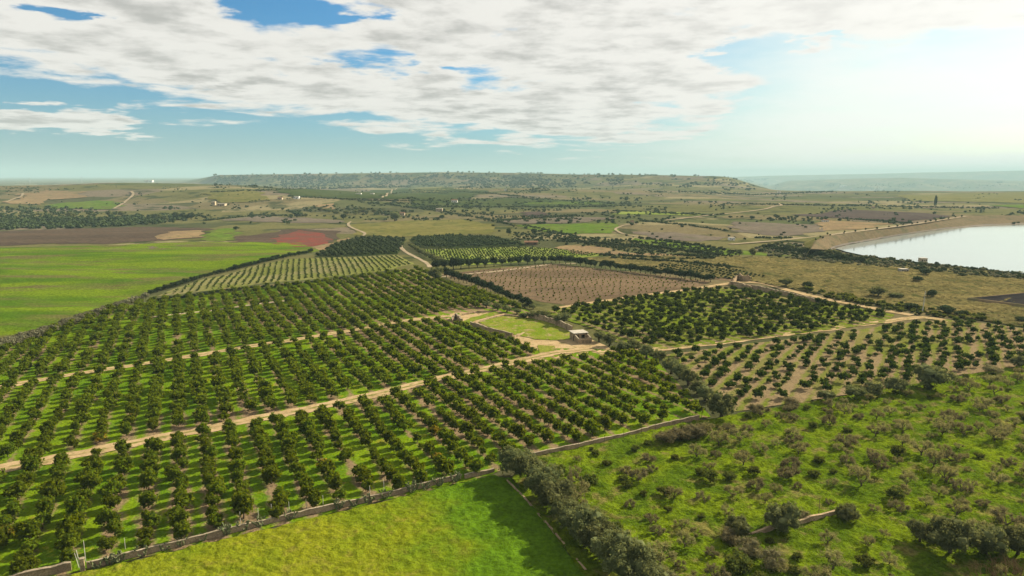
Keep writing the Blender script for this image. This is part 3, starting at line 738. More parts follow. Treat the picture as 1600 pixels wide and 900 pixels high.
def crown(seed, R, z0, z1, nlobe, nleaf, leaf, lobe_r=.45, spread=.9, core=.72, aspect=.6, top_flat=.0, shell=.55, clump=0, cr=.2):
    """leaf cloud of overlapping lobes; returns V,F as quads (core triangles as degenerate-free quads omitted when core=0)"""
    rng = np.random.default_rng(seed); h = (z1 - z0); cz = (z0 + z1) / 2
    L = []
    for i in range(nlobe):
        ph = i * 2.39996 + rng.uniform(-.4, .4); q = rng.uniform(-.75, .95); rr = math.sqrt(max(0, 1 - q * q)) * rng.uniform(.45, .72)
        L.append((R * rr * math.cos(ph), R * rr * math.sin(ph), cz + h * .5 * (1 - lobe_r) * q, rng.uniform(.75, 1.25) * lobe_r))
    L.append((0, 0, cz, .62))
    L = np.array(L); w = L[:, 3] ** 2; k = rng.choice(len(L), nleaf, p=w / w.sum())
    d = rng.normal(size=(nleaf, 3)); d /= np.linalg.norm(d, axis=1)[:, None]
    r = (shell + (1.08 - shell) * rng.uniform(0, 1, nleaf) ** .6)[:, None] * L[k, 3][:, None]
    P = L[k, :3] + d * r * np.array([R, R, h * .5])
    if clump:                       # leaves gather in sprays with dark gaps between
        nc = max(8, nleaf // clump); ci = rng.choice(nleaf, nc, replace=False); g = rng.integers(nc, size=nleaf)
        P = P[ci][g] + rng.normal(size=(nleaf, 3)) * cr * rng.uniform(.6, 1.3, (nc, 1))[g]; d = d[ci][g]
    keep = P[:, 2] > z0 * .6
    P = P[keep]; d = d[keep]
    V, F = leaf_quads(P, d, leaf, rng, aspect, spread)
    if core:
        iv, if_ = ico(); off = len(V); VV = [V]; FF = [F]
        for (x, y, z, lr) in L:
            vv = iv * (core * lr) * np.array([R, R, h * .5]) * (1 + .14 * rng.normal(size=(len(iv), 1)).clip(-1, 1)) + np.array([x, y, z])
            VV.append(vv); FF.append(np.concatenate([if_, if_[:, 2:3]], 1) + off); off += len(vv)
        V = np.concatenate(VV); F = np.concatenate(FF)
    return V, F

def crown_mesh(name, mat, *a, **k):
    V, F = crown(*a, **k)
    q = F[:, 2] != F[:, 3]
    faces = [tuple(f) for f in F[q]] + [tuple(f[:3]) for f in F[~q]]
    return mesh(name, V, faces, mat)

def merged(name, pts, variants, mat, label, cat, group=None, kind='stuff'):
    """many copies of low-detail crowns in one object (stuff); pts rows: x,y,z,scale,rot"""
    rng = np.random.default_rng(len(pts)); VV = []; FF = []; off = 0
    for (x, y, z, s, r) in pts:
        V, F = variants[rng.integers(len(variants))]
        ca, sa = math.cos(r), math.sin(r); sz = s * rng.uniform(.88, 1.12)
        W = np.stack([(V[:, 0] * ca - V[:, 1] * sa) * s + x, (V[:, 0] * sa + V[:, 1] * ca) * s + y, V[:, 2] * sz + z], 1)
        VV.append(W); FF.append(F + off); off += len(V)
    V = np.concatenate(VV); F = np.concatenate(FF)
    q = F[:, 2] != F[:, 3]
    me = bpy.data.meshes.new(name)
    n4, n3 = int(q.sum()), int((~q).sum())
    me.vertices.add(len(V)); me.vertices.foreach_set('co', V.ravel())
    loops = np.concatenate([F[q].ravel(), F[~q][:, :3].ravel()]).astype(np.int32)
    me.loops.add(len(loops)); me.loops.foreach_set('vertex_index', loops)
    tot = np.concatenate([np.full(n4, 4), np.full(n3, 3)]).astype(np.int32)
    me.polygons.add(n4 + n3); me.polygons.foreach_set('loop_start', (np.cumsum(tot) - tot).astype(np.int32)); me.polygons.foreach_set('loop_total', tot)
    me.update(calc_edges=True); me.materials.append(mat)
    return tag(obj(name, me), label, cat, group, kind)

def trunk_mesh(name, seed, h, r, nb=4, reach=.8, top=None):
    rng = random.Random(seed); mb = MB()
    p = Vector((0, 0, -.15)); q = Vector((rng.uniform(-.1, .1), rng.uniform(-.1, .1), h)); mb.tube(p, q, r * 1.3, r * .8, 7)
    for i in range(nb):
        a = 2 * PI * i / nb + rng.uniform(-.3, .3); e = q + Vector((math.cos(a) * reach, math.sin(a) * reach, (top or reach) * rng.uniform(.7, 1.1)))
        mb.tube(q - Vector((0, 0, .05)), e, r * .6, r * .25, 5)
    return mb.mesh(name, M['bark'], True)

# ------------------------------------------------------------------ the citrus orchard
rng = np.random.default_rng(11); R_ = random.Random(5)
NV = 7
CIT = [crown_mesh('citrus_crown', M['citrus_yellow'] if i == NV - 1 else M['citrus'], 100 + i, 2.05 * (.92 + .05 * (i % 4)), .25, 3.2 + .18 * (i % 5), 15, 1300, .22, .33, .6, .60, clump=13, cr=.17) for i in range(NV)]
CIT_T = [trunk_mesh('citrus_trunk', 40 + i, .8, .11, 4, .7) for i in range(3)]
CIT_MID = [crown(200 + i, 2.05, .25, 3.5, 11, 420, .29, .38, .7, .60, clump=9, cr=.2) for i in range(6)]
for i in range(6):    # low-detail core: cut most triangles away by using only leaf quads plus three lobes
    pass

def from_px(poly): return np.array([W3(*p)[:2] for p in poly])
ORCH_W = from_px(ORCHARD)
def line_world(pts): return np.array([W3(*p)[:2] for p in pts])
TRK1 = line_world(TRACK_MAIN); TRK2 = line_world([(-250, 655), (-100, 625), (0, 606), (100, 588), (180, 576), (300, 557), (460, 532), (560, 515), (640, 501), (700, 494)])
TRK3 = line_world([(240, 496), (310, 488), (380, 478), (450, 470)])
YARD = from_px([(672, 500), (700, 488), (770, 480), (850, 490), (940, 530), (955, 545), (935, 560), (800, 572), (850, 553), (800, 534), (740, 512)])

def grid_trees(poly, spacing_u, spacing_v, u0, v0, avoid=(), miss=.04, jit=.35, ang=ROW_ANG, margin=2.0):
    uh = np.array([math.cos(ang), math.sin(ang)]); vh = np.array([-math.sin(ang), math.cos(ang)])
    U = poly @ uh; Vv = poly @ vh
    i0, i1 = int((U.min() - u0) / spacing_u) - 1, int((U.max() - u0) / spacing_u) + 1
    j0, j1 = int((Vv.min() - v0) / spacing_v) - 1, int((Vv.max() - v0) / spacing_v) + 1
    I, J = np.meshgrid(np.arange(i0, i1 + 1), np.arange(j0, j1 + 1), indexing='ij')
    I = I.ravel(); J = J.ravel(); n = len(I)
    X = np.outer(u0 + I * spacing_u, uh) + np.outer(v0 + J * spacing_v + (I % 3) * .9, vh) + rng.normal(size=(n, 2)) * jit
    ok = inside(poly, X[:, 0], X[:, 1])
    d, _, _ = segdist(poly, X[:, 0], X[:, 1]); ok &= d > margin
    for ln, w, closed in avoid:
        d, _, _ = segdist(ln, X[:, 0], X[:, 1], closed)
        if closed: ok &= ~inside(ln, X[:, 0], X[:, 1])
        ok &= d > w
    ok &= rng.uniform(size=n) > miss
    return X[ok], I[ok], J[ok]

X, I, J = grid_trees(ORCH_W, ROW_S, TREE_S, U0, 0, [(TRK1, 3.1, False), (TRK2, 2.7, False), (TRK3, 1.5, False), (YARD, 1.0, True)])
px, py, dep = proj(X[:, 0], X[:, 1], 1.5)
inview = (px > -25) & (px < 1625) & (py < 925)
vis = (px > -150) & (px < 1750)
X, I, J, px, py, inview, dep = X[vis], I[vis], J[vis], px[vis], py[vis], inview[vis], dep[vis]
# which side of the main track
below = np.array([y > np.interp(x, [p[0] for p in TRACK_MAIN] + [1100], [p[1] for p in TRACK_MAIN] + [535]) for x, y in zip(px, py)])
order = np.argsort(dep + np.where(inview, 0, 1e6))
chosen = set(order[:300].tolist())
rows_below = sorted(set(I[below].tolist()), reverse=True)
row_no = {r: k + 1 for k, r in enumerate(rows_below)}
sizes = np.clip(rng.normal(1.0, .15, len(X)) * (.71 + .3 * fbm(X[:, 0] / 30, X[:, 1] / 30, 8, 2)), .5, 1.3)
small = rng.uniform(size=len(X)) < .06; sizes = np.where(small, sizes * .6, sizes)
count = {}
citrus_rest = []
def put_citrus(i, label):
    x, y = X[i]; s = sizes[i]; v = NV - 1 if rng.uniform() < .022 else int(rng.integers(NV - 1))
    if v == NV - 1: label = label.replace('citrus tree', 'yellowing citrus tree', 1)
    t = thing('citrus_tree', label, 'tree', (x, y, hz(x, y) + .05), rng.uniform(0, 6.28), 'citrus trees of the near orchard rows', (s, s, s * rng.uniform(.9, 1.12)))
    obj('trunk', CIT_T[int(rng.integers(3))], t); obj('crown', CIT[v], t)
seq = sorted(range(len(X)), key=lambda i: (I[i], J[i]))
for i in seq:
    key = (I[i], bool(below[i])); count[key] = count.get(key, 0) + 1; n = count[key]
    if i in chosen:
        sz = 'small ' if sizes[i] < .7 else ('large ' if sizes[i] > 1.17 else '')
        if below[i]: lab = f'{sz}citrus tree {ordinal(n)} from the wall in {ordinal(row_no[I[i]])} row left of the olives'
        else: lab = f'{sz}citrus tree {ordinal(n)} above the main track in {ordinal(row_no.get(I[i], 1))} row from the shed'
        put_citrus(i, lab)
    else:
        citrus_rest.append((X[i][0], X[i][1], hz(*X[i]) + .05, sizes[i], rng.uniform(0, 6.28)))
merged('citrus_orchard', citrus_rest, CIT_MID, M['citrus'], 'far rows of dark green citrus trees beyond the main track', 'orchard', 'citrus trees')

# right blocks
for poly, lab, sc, su, sv, u0, miss in ((RIGHT_BLOCK, 'irregular dark citrus trees in the block right of the shed', .82, 4.6, 4.5, 1, .10),
                                        (BARE_BLOCK, 'young citrus trees in spaced rows on tan soil at the right', .70, 4.7, 4.4, 0, .10)):
    XX, _, _ = grid_trees(from_px(poly), su, sv, u0, 0, [], miss + .04, .8, math.radians(-32) if 'young' in lab else ROW_ANG, 2.5)
    pts = [(x, y, hz(x, y) + .08, sc * rng.uniform(.55, 1.3), rng.uniform(0, 6.28)) for x, y in XX]
    merged('citrus_orchard', pts, CIT_MID, M['citrus_dark'], lab, 'orchard')

# far blocks of rows
LOW = [crown(300 + i, 1.6, .2, 2.6, 5, 60, .5, .5, .9, .8) for i in range(4)]
def rows_block(name, poly, su, sv, sc, mat, lab, ang, miss=.03, jit=.25):
    XX, _, _ = grid_trees(from_px(poly), su, sv, 0, 0, [], miss, jit, ang, 1.5)
    pts = [(x, y, hz(x, y) + .1, sc * rng.uniform(.8, 1.2), rng.uniform(0, 6.28)) for x, y in XX]
    merged(name, pts, LOW, mat, lab, 'crop rows'); return len(pts)
na = rows_block('citrus_orchard', DARK1, 6, 4.2, 1.35, M['far_leaf'], 'dense far citrus block left of the white track', math.radians(20))
nb = rows_block('citrus_orchard', DARK2, 6.5, 4.5, 1.35, M['far_leaf'], 'dense far citrus block right of the white track', math.radians(-50))
nc = rows_block('young_rows', VINE, 3.7, 1.5, .32, M['vine'], 'thin rows of young trees in the pale field', math.radians(17), .14, .35)
nd = rows_block('young_rows', LIME, 5.5, 3.0, .55, M['vine'], 'rows of young trees in the lime green field', math.radians(-40))
ne = rows_block('young_rows', ROWS_P, 5.5, 4.0, .6, M['far_leaf'], 'small dark shrubs in the brown rows below the heath', math.radians(15))
print('citrus', len(X), 'rest', len(citrus_rest), 'far', na, nb, nc, nd, ne)

# saplings of the brown field
SAPL = [mesh('sapling', *[(lambda VF: VF[0])(crown(400 + i, .75, .1, 1.9, 4, 90, .26, .5, .9, .8)), [tuple(f) if f[2] != f[3] else tuple(f[:3]) for f in crown(400 + i, .75, .1, 1.9, 4, 90, .26, .5, .9, .8)[1]]], M['citrus']) for i in range(4)]
XX, II, JJ = grid_trees(from_px(BROWN), 5.2, 4.4, 0, 0, [], .06, .25, math.radians(40), 3)
dd = np.argsort(XX[:, 1]); near = set(dd[:300].tolist()); rr = sorted(set(II.tolist())); cnt = {}
rest = []
for i in sorted(range(len(XX)), key=lambda i: (II[i], JJ[i])):
    cnt[II[i]] = cnt.get(II[i], 0) + 1; x, y = XX[i]; s = rng.uniform(.42, .68)
    if i in near:
        o = obj('sapling', SAPL[int(rng.integers(4))], None, (x, y, hz(x, y) + .08), rng.uniform(0, 6.28), s)
        tag(o, f'dark sapling {ordinal(cnt[II[i]])} in {ordinal(rr.index(II[i]) + 1)} line of the brown tilled field, from its lower left', 'sapling', 'saplings in the brown field')
    else: rest.append((x, y, hz(x, y) + .08, s * .5, rng.uniform(0, 6.28)))
if rest: merged('sapling_rows', rest, LOW, M['citrus'], 'farther sapling rows of the brown tilled field', 'sapling rows')
print('saplings', len(XX))

# ------------------------------------------------------------------ other trees and bushes
def variants(name, mat, n, seed, **k): return [crown_mesh(name, mat, seed + i, **k) for i in range(n)]
OLV = variants('olive_crown', M['olive'], 4, 500, R=3.6, z0=.5, z1=6.2, nlobe=17, nleaf=6500, leaf=.19, lobe_r=.36, core=.70, spread=.7, clump=24, cr=.24, aspect=.5)
OLV_S = variants('olive_crown', M['olive'], 4, 520, R=2.6, z0=.5, z1=4.4, nlobe=12, nleaf=2300, leaf=.19, lobe_r=.40, core=.68, spread=.7, clump=18, cr=.22, aspect=.5)
WBK = variants('windbreak_crown', M['windbreak'], 5, 540, R=2.4, z0=.9, z1=6.0, nlobe=10, nleaf=700, leaf=.30, lobe_r=.46, core=.64)
RND = variants('round_crown', M['windbreak'], 3, 560, R=2.2, z0=.3, z1=3.6, nlobe=8, nleaf=420, leaf=.30, lobe_r=.46, core=.64)
BSH = variants('bush_crown', M['bush'], 4, 580, R=1.8, z0=.0, z1=2.4, nlobe=9, nleaf=700, leaf=.20, lobe_r=.45, core=.58)
DRY = variants('dry_bush_crown', M['dry_bush'], 4, 600, R=2.0, z0=.0, z1=2.6, nlobe=11, nleaf=1500, leaf=.15, lobe_r=.42, core=.5, aspect=.3)
HDG = variants('hedge_crown', M['reed'], 4, 620, R=1.7, z0=.0, z1=3.0, nlobe=8, nleaf=520, leaf=.24, lobe_r=.45, core=.58, aspect=.4)
MIDT = variants('tree_crown', M['far_leaf'], 4, 640, R=5, z0=1.0, z1=9.0, nlobe=13, nleaf=800, leaf=.6, lobe_r=.40, core=.62)
MIDG = variants('tree_crown', M['olive'], 3, 660, R=5, z0=1.0, z1=9.5, nlobe=12, nleaf=700, leaf=.6, lobe_r=.40, core=.58)
T_OLV = [trunk_mesh('olive_trunk', 700 + i, 1.5, .30, 4, 1.6) for i in range(3)]
T_WBK = [trunk_mesh('windbreak_trunk', 710 + i, 1.8, .18, 3, 1.0) for i in range(2)]
T_MID = [trunk_mesh('mid_trunk', 720 + i, 2.6, .4, 4, 2.2) for i in range(2)]
T_BSH = [trunk_mesh('bush_stem', 730 + i, .4, .08, 4, .8) for i in range(2)]

def tree(name, label, cat, px, py, wpx, crowns, base_w, trunks, group=None, zs=1.0, world=None):
    p = W3(px, py) if world is None else np.array(world)
    _, _, d = proj(*p); s = wpx * d / FPX / base_w
    t = thing(name, label, cat, (p[0], p[1], p[2] + .03), rng.uniform(0, 6.28), group, (s, s, s * zs * rng.uniform(.92, 1.08)))
    obj('trunk' if cat == 'tree' else 'stem', trunks[int(rng.integers(len(trunks)))], t)
    obj('crown', crowns[int(rng.integers(len(crowns)))], t)
    return t

# diagonal row of big olives beside the near meadow
for k, (x, y, w) in enumerate([(806, 744, 54), (826, 758, 58), (848, 780, 62), (868, 800, 66), (884, 820, 50), (902, 838, 64), (918, 854, 66), (938, 870, 62), (954, 888, 72), (976, 912, 92), (1008, 932, 78)]):
    tree('olive_tree', f'grey-green olive tree {ordinal(k + 1)} from the wall gap in the row beside the bright meadow', 'tree', x, y, w * 1.08, OLV, 7.6, T_OLV, 'olives beside the near meadow')
for k, (x, y, w) in enumerate([(936, 534, 20), (952, 541, 22), (974, 552, 24), (990, 549, 24), (1010, 560, 26), (1028, 568, 26), (1049, 584, 28), (1062, 592, 26), (1075, 602, 28), (1090, 615, 28), (1101, 626, 30), (1127, 653, 44)]):
    tree('olive_tree', f'silvery olive tree {ordinal(k + 1)} down the row from the shed to the wall end', 'tree', x, y, w * 1.15, OLV_S, 5.5, T_OLV[:1], 'silvery olives below the shed')
for k, (x, y, w) in enumerate([(760, 481, 18), (778, 485, 19), (792, 488, 18), (808, 481, 16), (820, 481, 13), (833, 483, 14), (808, 491, 15), (818, 497, 16), (832, 497, 20), (847, 499, 24), (857, 502, 18), (880, 507, 32)]):
    tree('olive_tree', f'clipped grey olive {ordinal(k + 1)} from the left behind the back wall of the enclosure', 'tree', x, y, w, OLV_S, 5.5, T_OLV[:1], 'olives behind the enclosure', .8)
for k, (x, y, w, kind) in enumerate([(1180, 645, 28, 1), (1236, 638, 34, 1), (1290, 628, 32, 0), (1334, 625, 36, 0), (1364, 620, 40, 0), (1398, 615, 42, 0), (1456, 609, 66, 0), (1551, 586, 36, 1), (1592, 576, 36, 0)]):
    lab = f'{"dry brown bush" if kind else "olive-grey bushy tree"} {ordinal(k + 1)} from the left on the boundary above the bare fruit trees'
    tree('boundary_bush', lab, 'bush', x, y, w, DRY if kind else OLV_S, 4.2 if kind else 5.5, T_BSH, 'bushes on the boundary of the scrub field', .8)
for x, y, w, lab in [(1152, 838, 46, 'dark olive tree left of the broken wall in the scrub field'), (1222, 830, 64, 'big round olive tree standing in front of the broken wall'), (1323, 815, 40, 'upright olive tree at the right end of the broken wall'),
                     (1437, 848, 50, 'leftmost olive of the big clump at the lower right'), (1484, 868, 78, 'tallest dark olive of the big clump at the lower right'), (1540, 868, 64, 'middle right olive of the big clump above the dead shrub'), (1590, 868, 60, 'rightmost olive of the big clump at the frame edge')]:
    tree('olive_tree', lab, 'tree', x, y, w, OLV, 7.6, T_OLV, 'olives in the scrub field', .9)
for x, y, w, lab, K in [(1140, 850, 42, 'brown leafless bush below the dark olive left of the broken wall', DRY), (1168, 868, 50, 'wide brown bush below the two olives of the broken wall', DRY), (1152, 893, 50, 'greenish bush at the bottom edge below the brown bushes', BSH),
                        (1205, 888, 52, 'pale brown bush right of the bottom edge bushes', DRY), (1042, 694, 44, 'dry brown thicket against the wall, left end', DRY), (1064, 690, 46, 'dry brown thicket against the wall, middle', DRY), (1086, 686, 46, 'dry brown thicket against the wall, right end', DRY),
                        (1040, 908, 46, 'grey brown bush at the lower end of the olive row', DRY), (1255, 812, 26, 'low dry bush on the broken wall', DRY)]:
    tree('bush', lab, 'bush', x, y, w, K, 4.2 if K is DRY else 3.8, T_BSH, None, .9)

# windbreaks
def along(pts, n):
    P = np.array(pts, float); s = np.concatenate([[0], np.cumsum(np.linalg.norm(np.diff(P, axis=0), axis=1))]); f = np.linspace(0, s[-1], n)
    return np.stack([np.interp(f, s, P[:, 0]), np.interp(f, s, P[:, 1])], 1)
def line_of(pts, n, w, name, lab, cat, crowns, bw, trunks, group, zs=1.0, jw=.18, jp=.6):
    for k, (x, y) in enumerate(along(pts, n)):
        tree(name, lab.format(ordinal(k + 1)), cat, x + rng.normal() * jp, y + rng.normal() * jp * .3, w(k / max(1, n - 1)) * rng.uniform(1 - jw, 1 + jw), crowns, bw, trunks, group, zs)
line_of([(698, 434), (745, 448), (790, 466), (828, 481)], 22, lambda f: 14 - 1 * f, 'windbreak_tree', 'dense dark tree {} from the top in the line left of the brown field', 'tree', WBK, 5, T_WBK, 'trees left of the brown field', .9)
tree('olive_tree', 'big rounded grey tree at the top of the line left of the brown field', 'tree', 681, 438, 28, OLV_S, 5.5, T_OLV, None)
line_of([(682, 423), (740, 419), (800, 415), (862, 411)], 15, lambda f: 15 - 4 * f, 'windbreak_tree', 'tall dark windbreak tree {} from the left behind the brown field', 'tree', WBK, 4.2, T_WBK, 'windbreak behind the brown field', .85)
line_of([(868, 411), (930, 418), (1000, 427), (1110, 441)], 32, lambda f: 10.5, 'windbreak_tree', 'dark windbreak tree {} from the corner along the right side of the brown field', 'tree', WBK, 4.3, T_WBK, 'windbreak right of the brown field', .9)
line_of([(642, 386), (655, 394), (672, 404), (690, 413)], 14, lambda f: 11 + 3 * f, 'windbreak_tree', 'grey-green tree {} down the edge of the lime green rows', 'tree', OLV_S, 5.5, T_OLV, 'trees beside the lime green rows', .8)
line_of([(234, 460), (280, 446), (330, 431), (380, 418), (420, 408), (485, 395)], 42, lambda f: 12 - 2.5 * f, 'hedge_tree', 'small dark tree {} from the left in the line edging the bright meadow', 'tree', RND, 4.6, T_WBK, 'dark trees edging the meadow', .85)
line_of([(238, 472), (300, 464), (350, 456), (430, 449), (500, 441), (560, 433)], 36, lambda f: 12 - 3 * f, 'hedge_bush', 'low dark bush {} from the left below the pale field of young rows', 'bush', RND, 4.6, T_BSH, 'low hedge below the pale row field', .6)
line_of([(-70, 570), (0, 548), (60, 528), (120, 506), (190, 480), (228, 467)], 40, lambda f: 21 - 8 * f, 'hedge_bush', 'grey brown hedge bush {} from the left between meadow and orchard', 'bush', HDG, 3.6, T_BSH, 'grey hedge along the meadow', .9)
line_of([(-60, 563), (0, 541), (60, 522), (120, 500), (190, 475)], 34, lambda f: 19 - 8 * f, 'hedge_bush', 'grey hedge bush {} from the left on the meadow side of the hedge', 'bush', HDG, 3.6, T_BSH, 'grey hedge along the meadow', .8)

# single trees and bushes of the middle distance
for x, y, w, zs, K, lab in [
    (464, 339.5, 18, .85, 0, 'dark round tree pair, larger one, on the far meadow edge'), (478, 340, 7, 1.1, 1, 'small pale tree beside the large dark round tree'), (369, 359, 11, .6, 0, 'lone dark bushy tree on the pale soil band'),
    (537, 343, 12, 1.0, 0, 'dark tree with a leaning top above the winding track'), (617, 345.5, 20, .95, 1, 'large grey round tree standing alone on the hill meadow'), (632, 334, 10, .8, 0, 'dark tree behind the large grey round tree'),
    (245, 345, 17, .9, 1, 'grey tree left of the dark trees on the meadow edge'), (258, 345, 14, .8, 1, 'low grey tree beside the dark group'), (275, 343, 13, 1.1, 0, 'leftmost dark tree of the pair on the meadow edge'), (285, 343, 12, 1.0, 0, 'second dark tree of the pair on the meadow edge'),
    (299, 343, 14, .9, 0, 'dark round tree right of the pair on the meadow edge'), (320, 342, 8, .8, 0, 'small dark tree farthest right on the meadow edge'), (215, 339, 8, .8, 1, 'small tree on the far green strip'), (190, 339, 12, .9, 1, 'brownish tree in the far thicket'), (170, 339, 12, .9, 1, 'brownish tree left in the far thicket'),
    (110, 343, 16, .8, 1, 'pale crowned tree at the left thicket'), (3, 349, 14, .8, 0, 'dark tree at the left frame edge'),
    (795, 368, 9, 1.6, 0, 'tall dark narrow tree behind the far citrus'), (835, 366, 11, 1.1, 0, 'dark tree right of the tall narrow one'), (803, 356, 8, .9, 1, 'pale tree above the tall narrow one'), (822, 358, 7, .8, 0, 'small dark tree in the valley thicket'),
    (691, 342, 10, .7, 0, 'dark tree below the far white house'), (731, 345, 5, .8, 0, 'small dark tree on the hill meadow rim'), (987, 353, 8, .9, 0, 'dark tree at the bend of the pale valley track'),
    (1155, 400, 12, 1.1, 1, 'grey leafless tree on the green strip, left one'), (1175, 402, 13, 1.2, 1, 'grey leafless tree on the green strip, right one'), (1175, 343, 9, .9, 0, 'dark tree on the greyish soil field'), (1213, 342, 10, 1.0, 0, 'rounded tree right on the greyish soil field'),
    (1446, 430, 21, .6, 0, 'dark round tree on the heath by the water'), (1434, 440, 18, .55, 0, 'dark tree just below the one by the water'), (1503, 432, 14, .5, 0, 'low dark tree at the right on the heath'),
    (1228, 448, 27, .6, 1, 'grey brown bush beside the long wall'), (1262, 451, 19, .75, 0, 'dark green round bush beside the long wall'), (1372, 464, 32, .55, 1, 'wide brown bush in the middle of the heath'), (1400, 466, 28, .35, 1, 'low grey bush right of the wide brown bush'),
    (1425, 483, 26, .45, 0, 'green bush above the dirt track junction'), (1456, 465, 18, .75, 0, 'dark bush right behind the pale pole'), (1478, 490, 30, .5, 0, 'wide green bush right of the pale pole'), (1502, 493, 22, .45, 0, 'green bush farther right of the pale pole'), (1596, 503, 18, .6, 0, 'dark bush at the right edge of the heath'),
    (1562, 286, 9, .5, 0, 'far dark tree clump on the ridge'), (1537, 329, 4, 1.2, 0, 'tiny far tree beyond the reservoir'), (1290, 343.5, 6, .8, 0, 'dark tree left of the small white house'), (1312, 346, 7, .8, 0, 'dark tree right of the small white house'),
    (1246, 352, 6, .7, 0, 'small dark bush on the tan field'), (1254, 354, 5, .7, 0, 'second small dark bush on the tan field'), (1068, 334.5, 5, .8, 0, 'far lone dark tree by the lime strip')]:
    tree('lone_tree', lab, 'tree', x, y, w, MIDG if K else MIDT, 10.5, T_MID, None, zs)

# band of trees at the foot of the embankment
line_of([(1195, 388), (1230, 393), (1262, 398), (1300, 404), (1345, 411)], 34, lambda f: 9 + 2 * f, 'valley_tree', 'dusky tree {} from the left in the band below the embankment', 'tree', MIDT, 10.5, T_MID, 'trees below the embankment', 1.0, .3, 1.5)
line_of([(1210, 384), (1250, 392), (1310, 399)], 16, lambda f: 8, 'valley_tree', 'small dusky tree {} from the left behind the band below the embankment', 'tree', MIDG, 10.5, T_MID, 'trees behind the embankment band', 1.0, .3, 1.5)
line_of([(780, 339.5), (905, 338.5)], 30, lambda f: 3.6, 'row_tree', 'tiny round tree {} from the left in the straight row of the middle valley', 'tree', MIDT, 10.5, T_MID, 'straight row of tiny valley trees', .9, .2, .2)
line_of([(500, 331), (520, 334), (545, 336), (570, 334), (583, 333)], 12, lambda f: 10, 'valley_tree', 'bushy grey tree {} from the left in the grove beside the orange cutting', 'tree', MIDG, 10.5, T_MID, 'grove by the orange cutting', .8, .3, 1.5)
# roadside trees on the embankment
for k in range(22):
    i = int(10 + k * 2.4); q = DAM_C[min(i, len(DAM_C) - 1)] + DAM_D[min(i, len(DAM_C) - 1)] * (0.6 if k % 2 else 6.8)
    tree('roadside_tree', f'small dark roadside tree {ordinal(k + 1)} from the left on the embankment road', 'tree', 0, 0, rng.uniform(2.6, 4), MIDT, 10.5, T_MID, 'roadside trees on the embankment', 1.3, (q[0], q[1], 7.4))

# bare fruit trees of the scrub field ------------------------------------------
def bare_tree(seed, bushy):
    r = random.Random(seed); mb = MB(); tw = []
    h0 = .75 if not bushy else .25
    mb.tube((0, 0, -.15), (0, 0, h0), .17, .12, 6)
    def grow(p, d, L, rad, lev):
        e = p + d * L; mb.tube(p, e, rad, rad * .6, 5 if lev < 2 else 3, False)
        if lev >= 2: tw.append((p, e))
        if lev < 3:
            for _ in range(3 if lev < 2 else 2):
                nd = (d + Vector((r.gauss(0, .55), r.gauss(0, .55), r.gauss(.15, .35)))).normalized(); grow(e, nd, L * r.uniform(.6, .85), rad * .6, lev + 1)
    for i in range(5):
        a = i * 1.257 + r.uniform(-.3, .3); grow(Vector((0, 0, h0 - .05)), Vector((math.cos(a) * .9, math.sin(a) * .9, r.uniform(.5, .9))).normalized(), r.uniform(.75, 1.0), .085, 0)
    tr = mb.mesh('bare_trunk', M['bark'])
    g = np.random.default_rng(seed); A = np.array([t[0] for t in tw]); B = np.array([t[1] for t in tw]); n = 1150 if not bushy else 1500
    k = g.integers(len(tw), size=n); P = A[k] + (B[k] - A[k]) * g.uniform(0, 1.25, (n, 1)) + g.normal(size=(n, 3)) * .16
    V, F = leaf_quads(P, g.normal(size=(n, 3)), .17, g, .3, 1.0)
    return tr, mesh('twigs', V, F, M['twig'] if not bushy else M['dry_bush'])
BARE = [bare_tree(800 + i, False) for i in range(5)]
BARE_B = [bare_tree(820 + i, True) for i in range(3)]
GRN = variants('shrub_crown', M['bush'], 3, 840, R=1.6, z0=.2, z1=2.3, nlobe=9, nleaf=620, leaf=.16, lobe_r=.42, core=.6)
OBST = [np.array([W3(*p)[:2]]) for p in [(1152, 838), (1222, 830), (1323, 815), (1437, 848), (1484, 868), (1540, 868), (1590, 868), (950, 884), (972, 910), (1004, 930), (912, 848), (936, 866)]]
SX, SI, SJ = grid_trees(from_px(SCRUB), 5.2, 5.3, 0, 0, [], .16, 1.2, math.radians(22), 2.0)
sp = [proj(x, y, .8) for x, y in SX]
rows_s = sorted({j for j, q in zip(SJ, sp) if q[1] < 915 and q[0] < 1620}); cnts = {}
kk = 0
for i in sorted(range(len(SX)), key=lambda i: (SJ[i], SX[i][0])):
    x, y = SX[i]; qx, qy, qd = sp[i]
    if qx > 1625 or qy > 925 or qx < 780: continue
    if any(np.linalg.norm(o[0] - SX[i]) < 3.6 for o in OBST): continue
    if SJ[i] not in rows_s: continue
    cnts[SJ[i]] = cnts.get(SJ[i], 0) + 1; kk += 1
    left = rng.uniform() < np.interp(qx, [850, 1150, 1400], [.85, .6, .30])
    s = float(np.clip(rng.lognormal(-.2, .26), .45, 1.3)) * (1.0 if not left else .95)
    pos_l = f'{ordinal(cnts[SJ[i]])} from the left in line {ordinal(rows_s.index(SJ[i]) + 1)} up from the bottom'
    if left:
        if rng.uniform() < .55: a, b = T_BSH[0], GRN[int(rng.integers(3))]; lab = 'small green shrub ' + pos_l
        else: a, b = BARE_B[int(rng.integers(3))]; lab = 'low brown shrub ' + pos_l
    else: a, b = BARE[int(rng.integers(5))]; lab = 'bare brown fruit tree ' + pos_l
    t = thing('fruit_shrub' if left else 'bare_fruit_tree', lab, 'shrub' if left else 'tree', (x, y, hz(x, y) + .1), rng.uniform(0, 6.28), 'shrubs and bare trees of the green field', (s, s, s * rng.uniform(.85, 1.1)))
    obj('stem' if left else 'trunk', a, t); obj('crown', b, t)
print('scrub trees', kk)

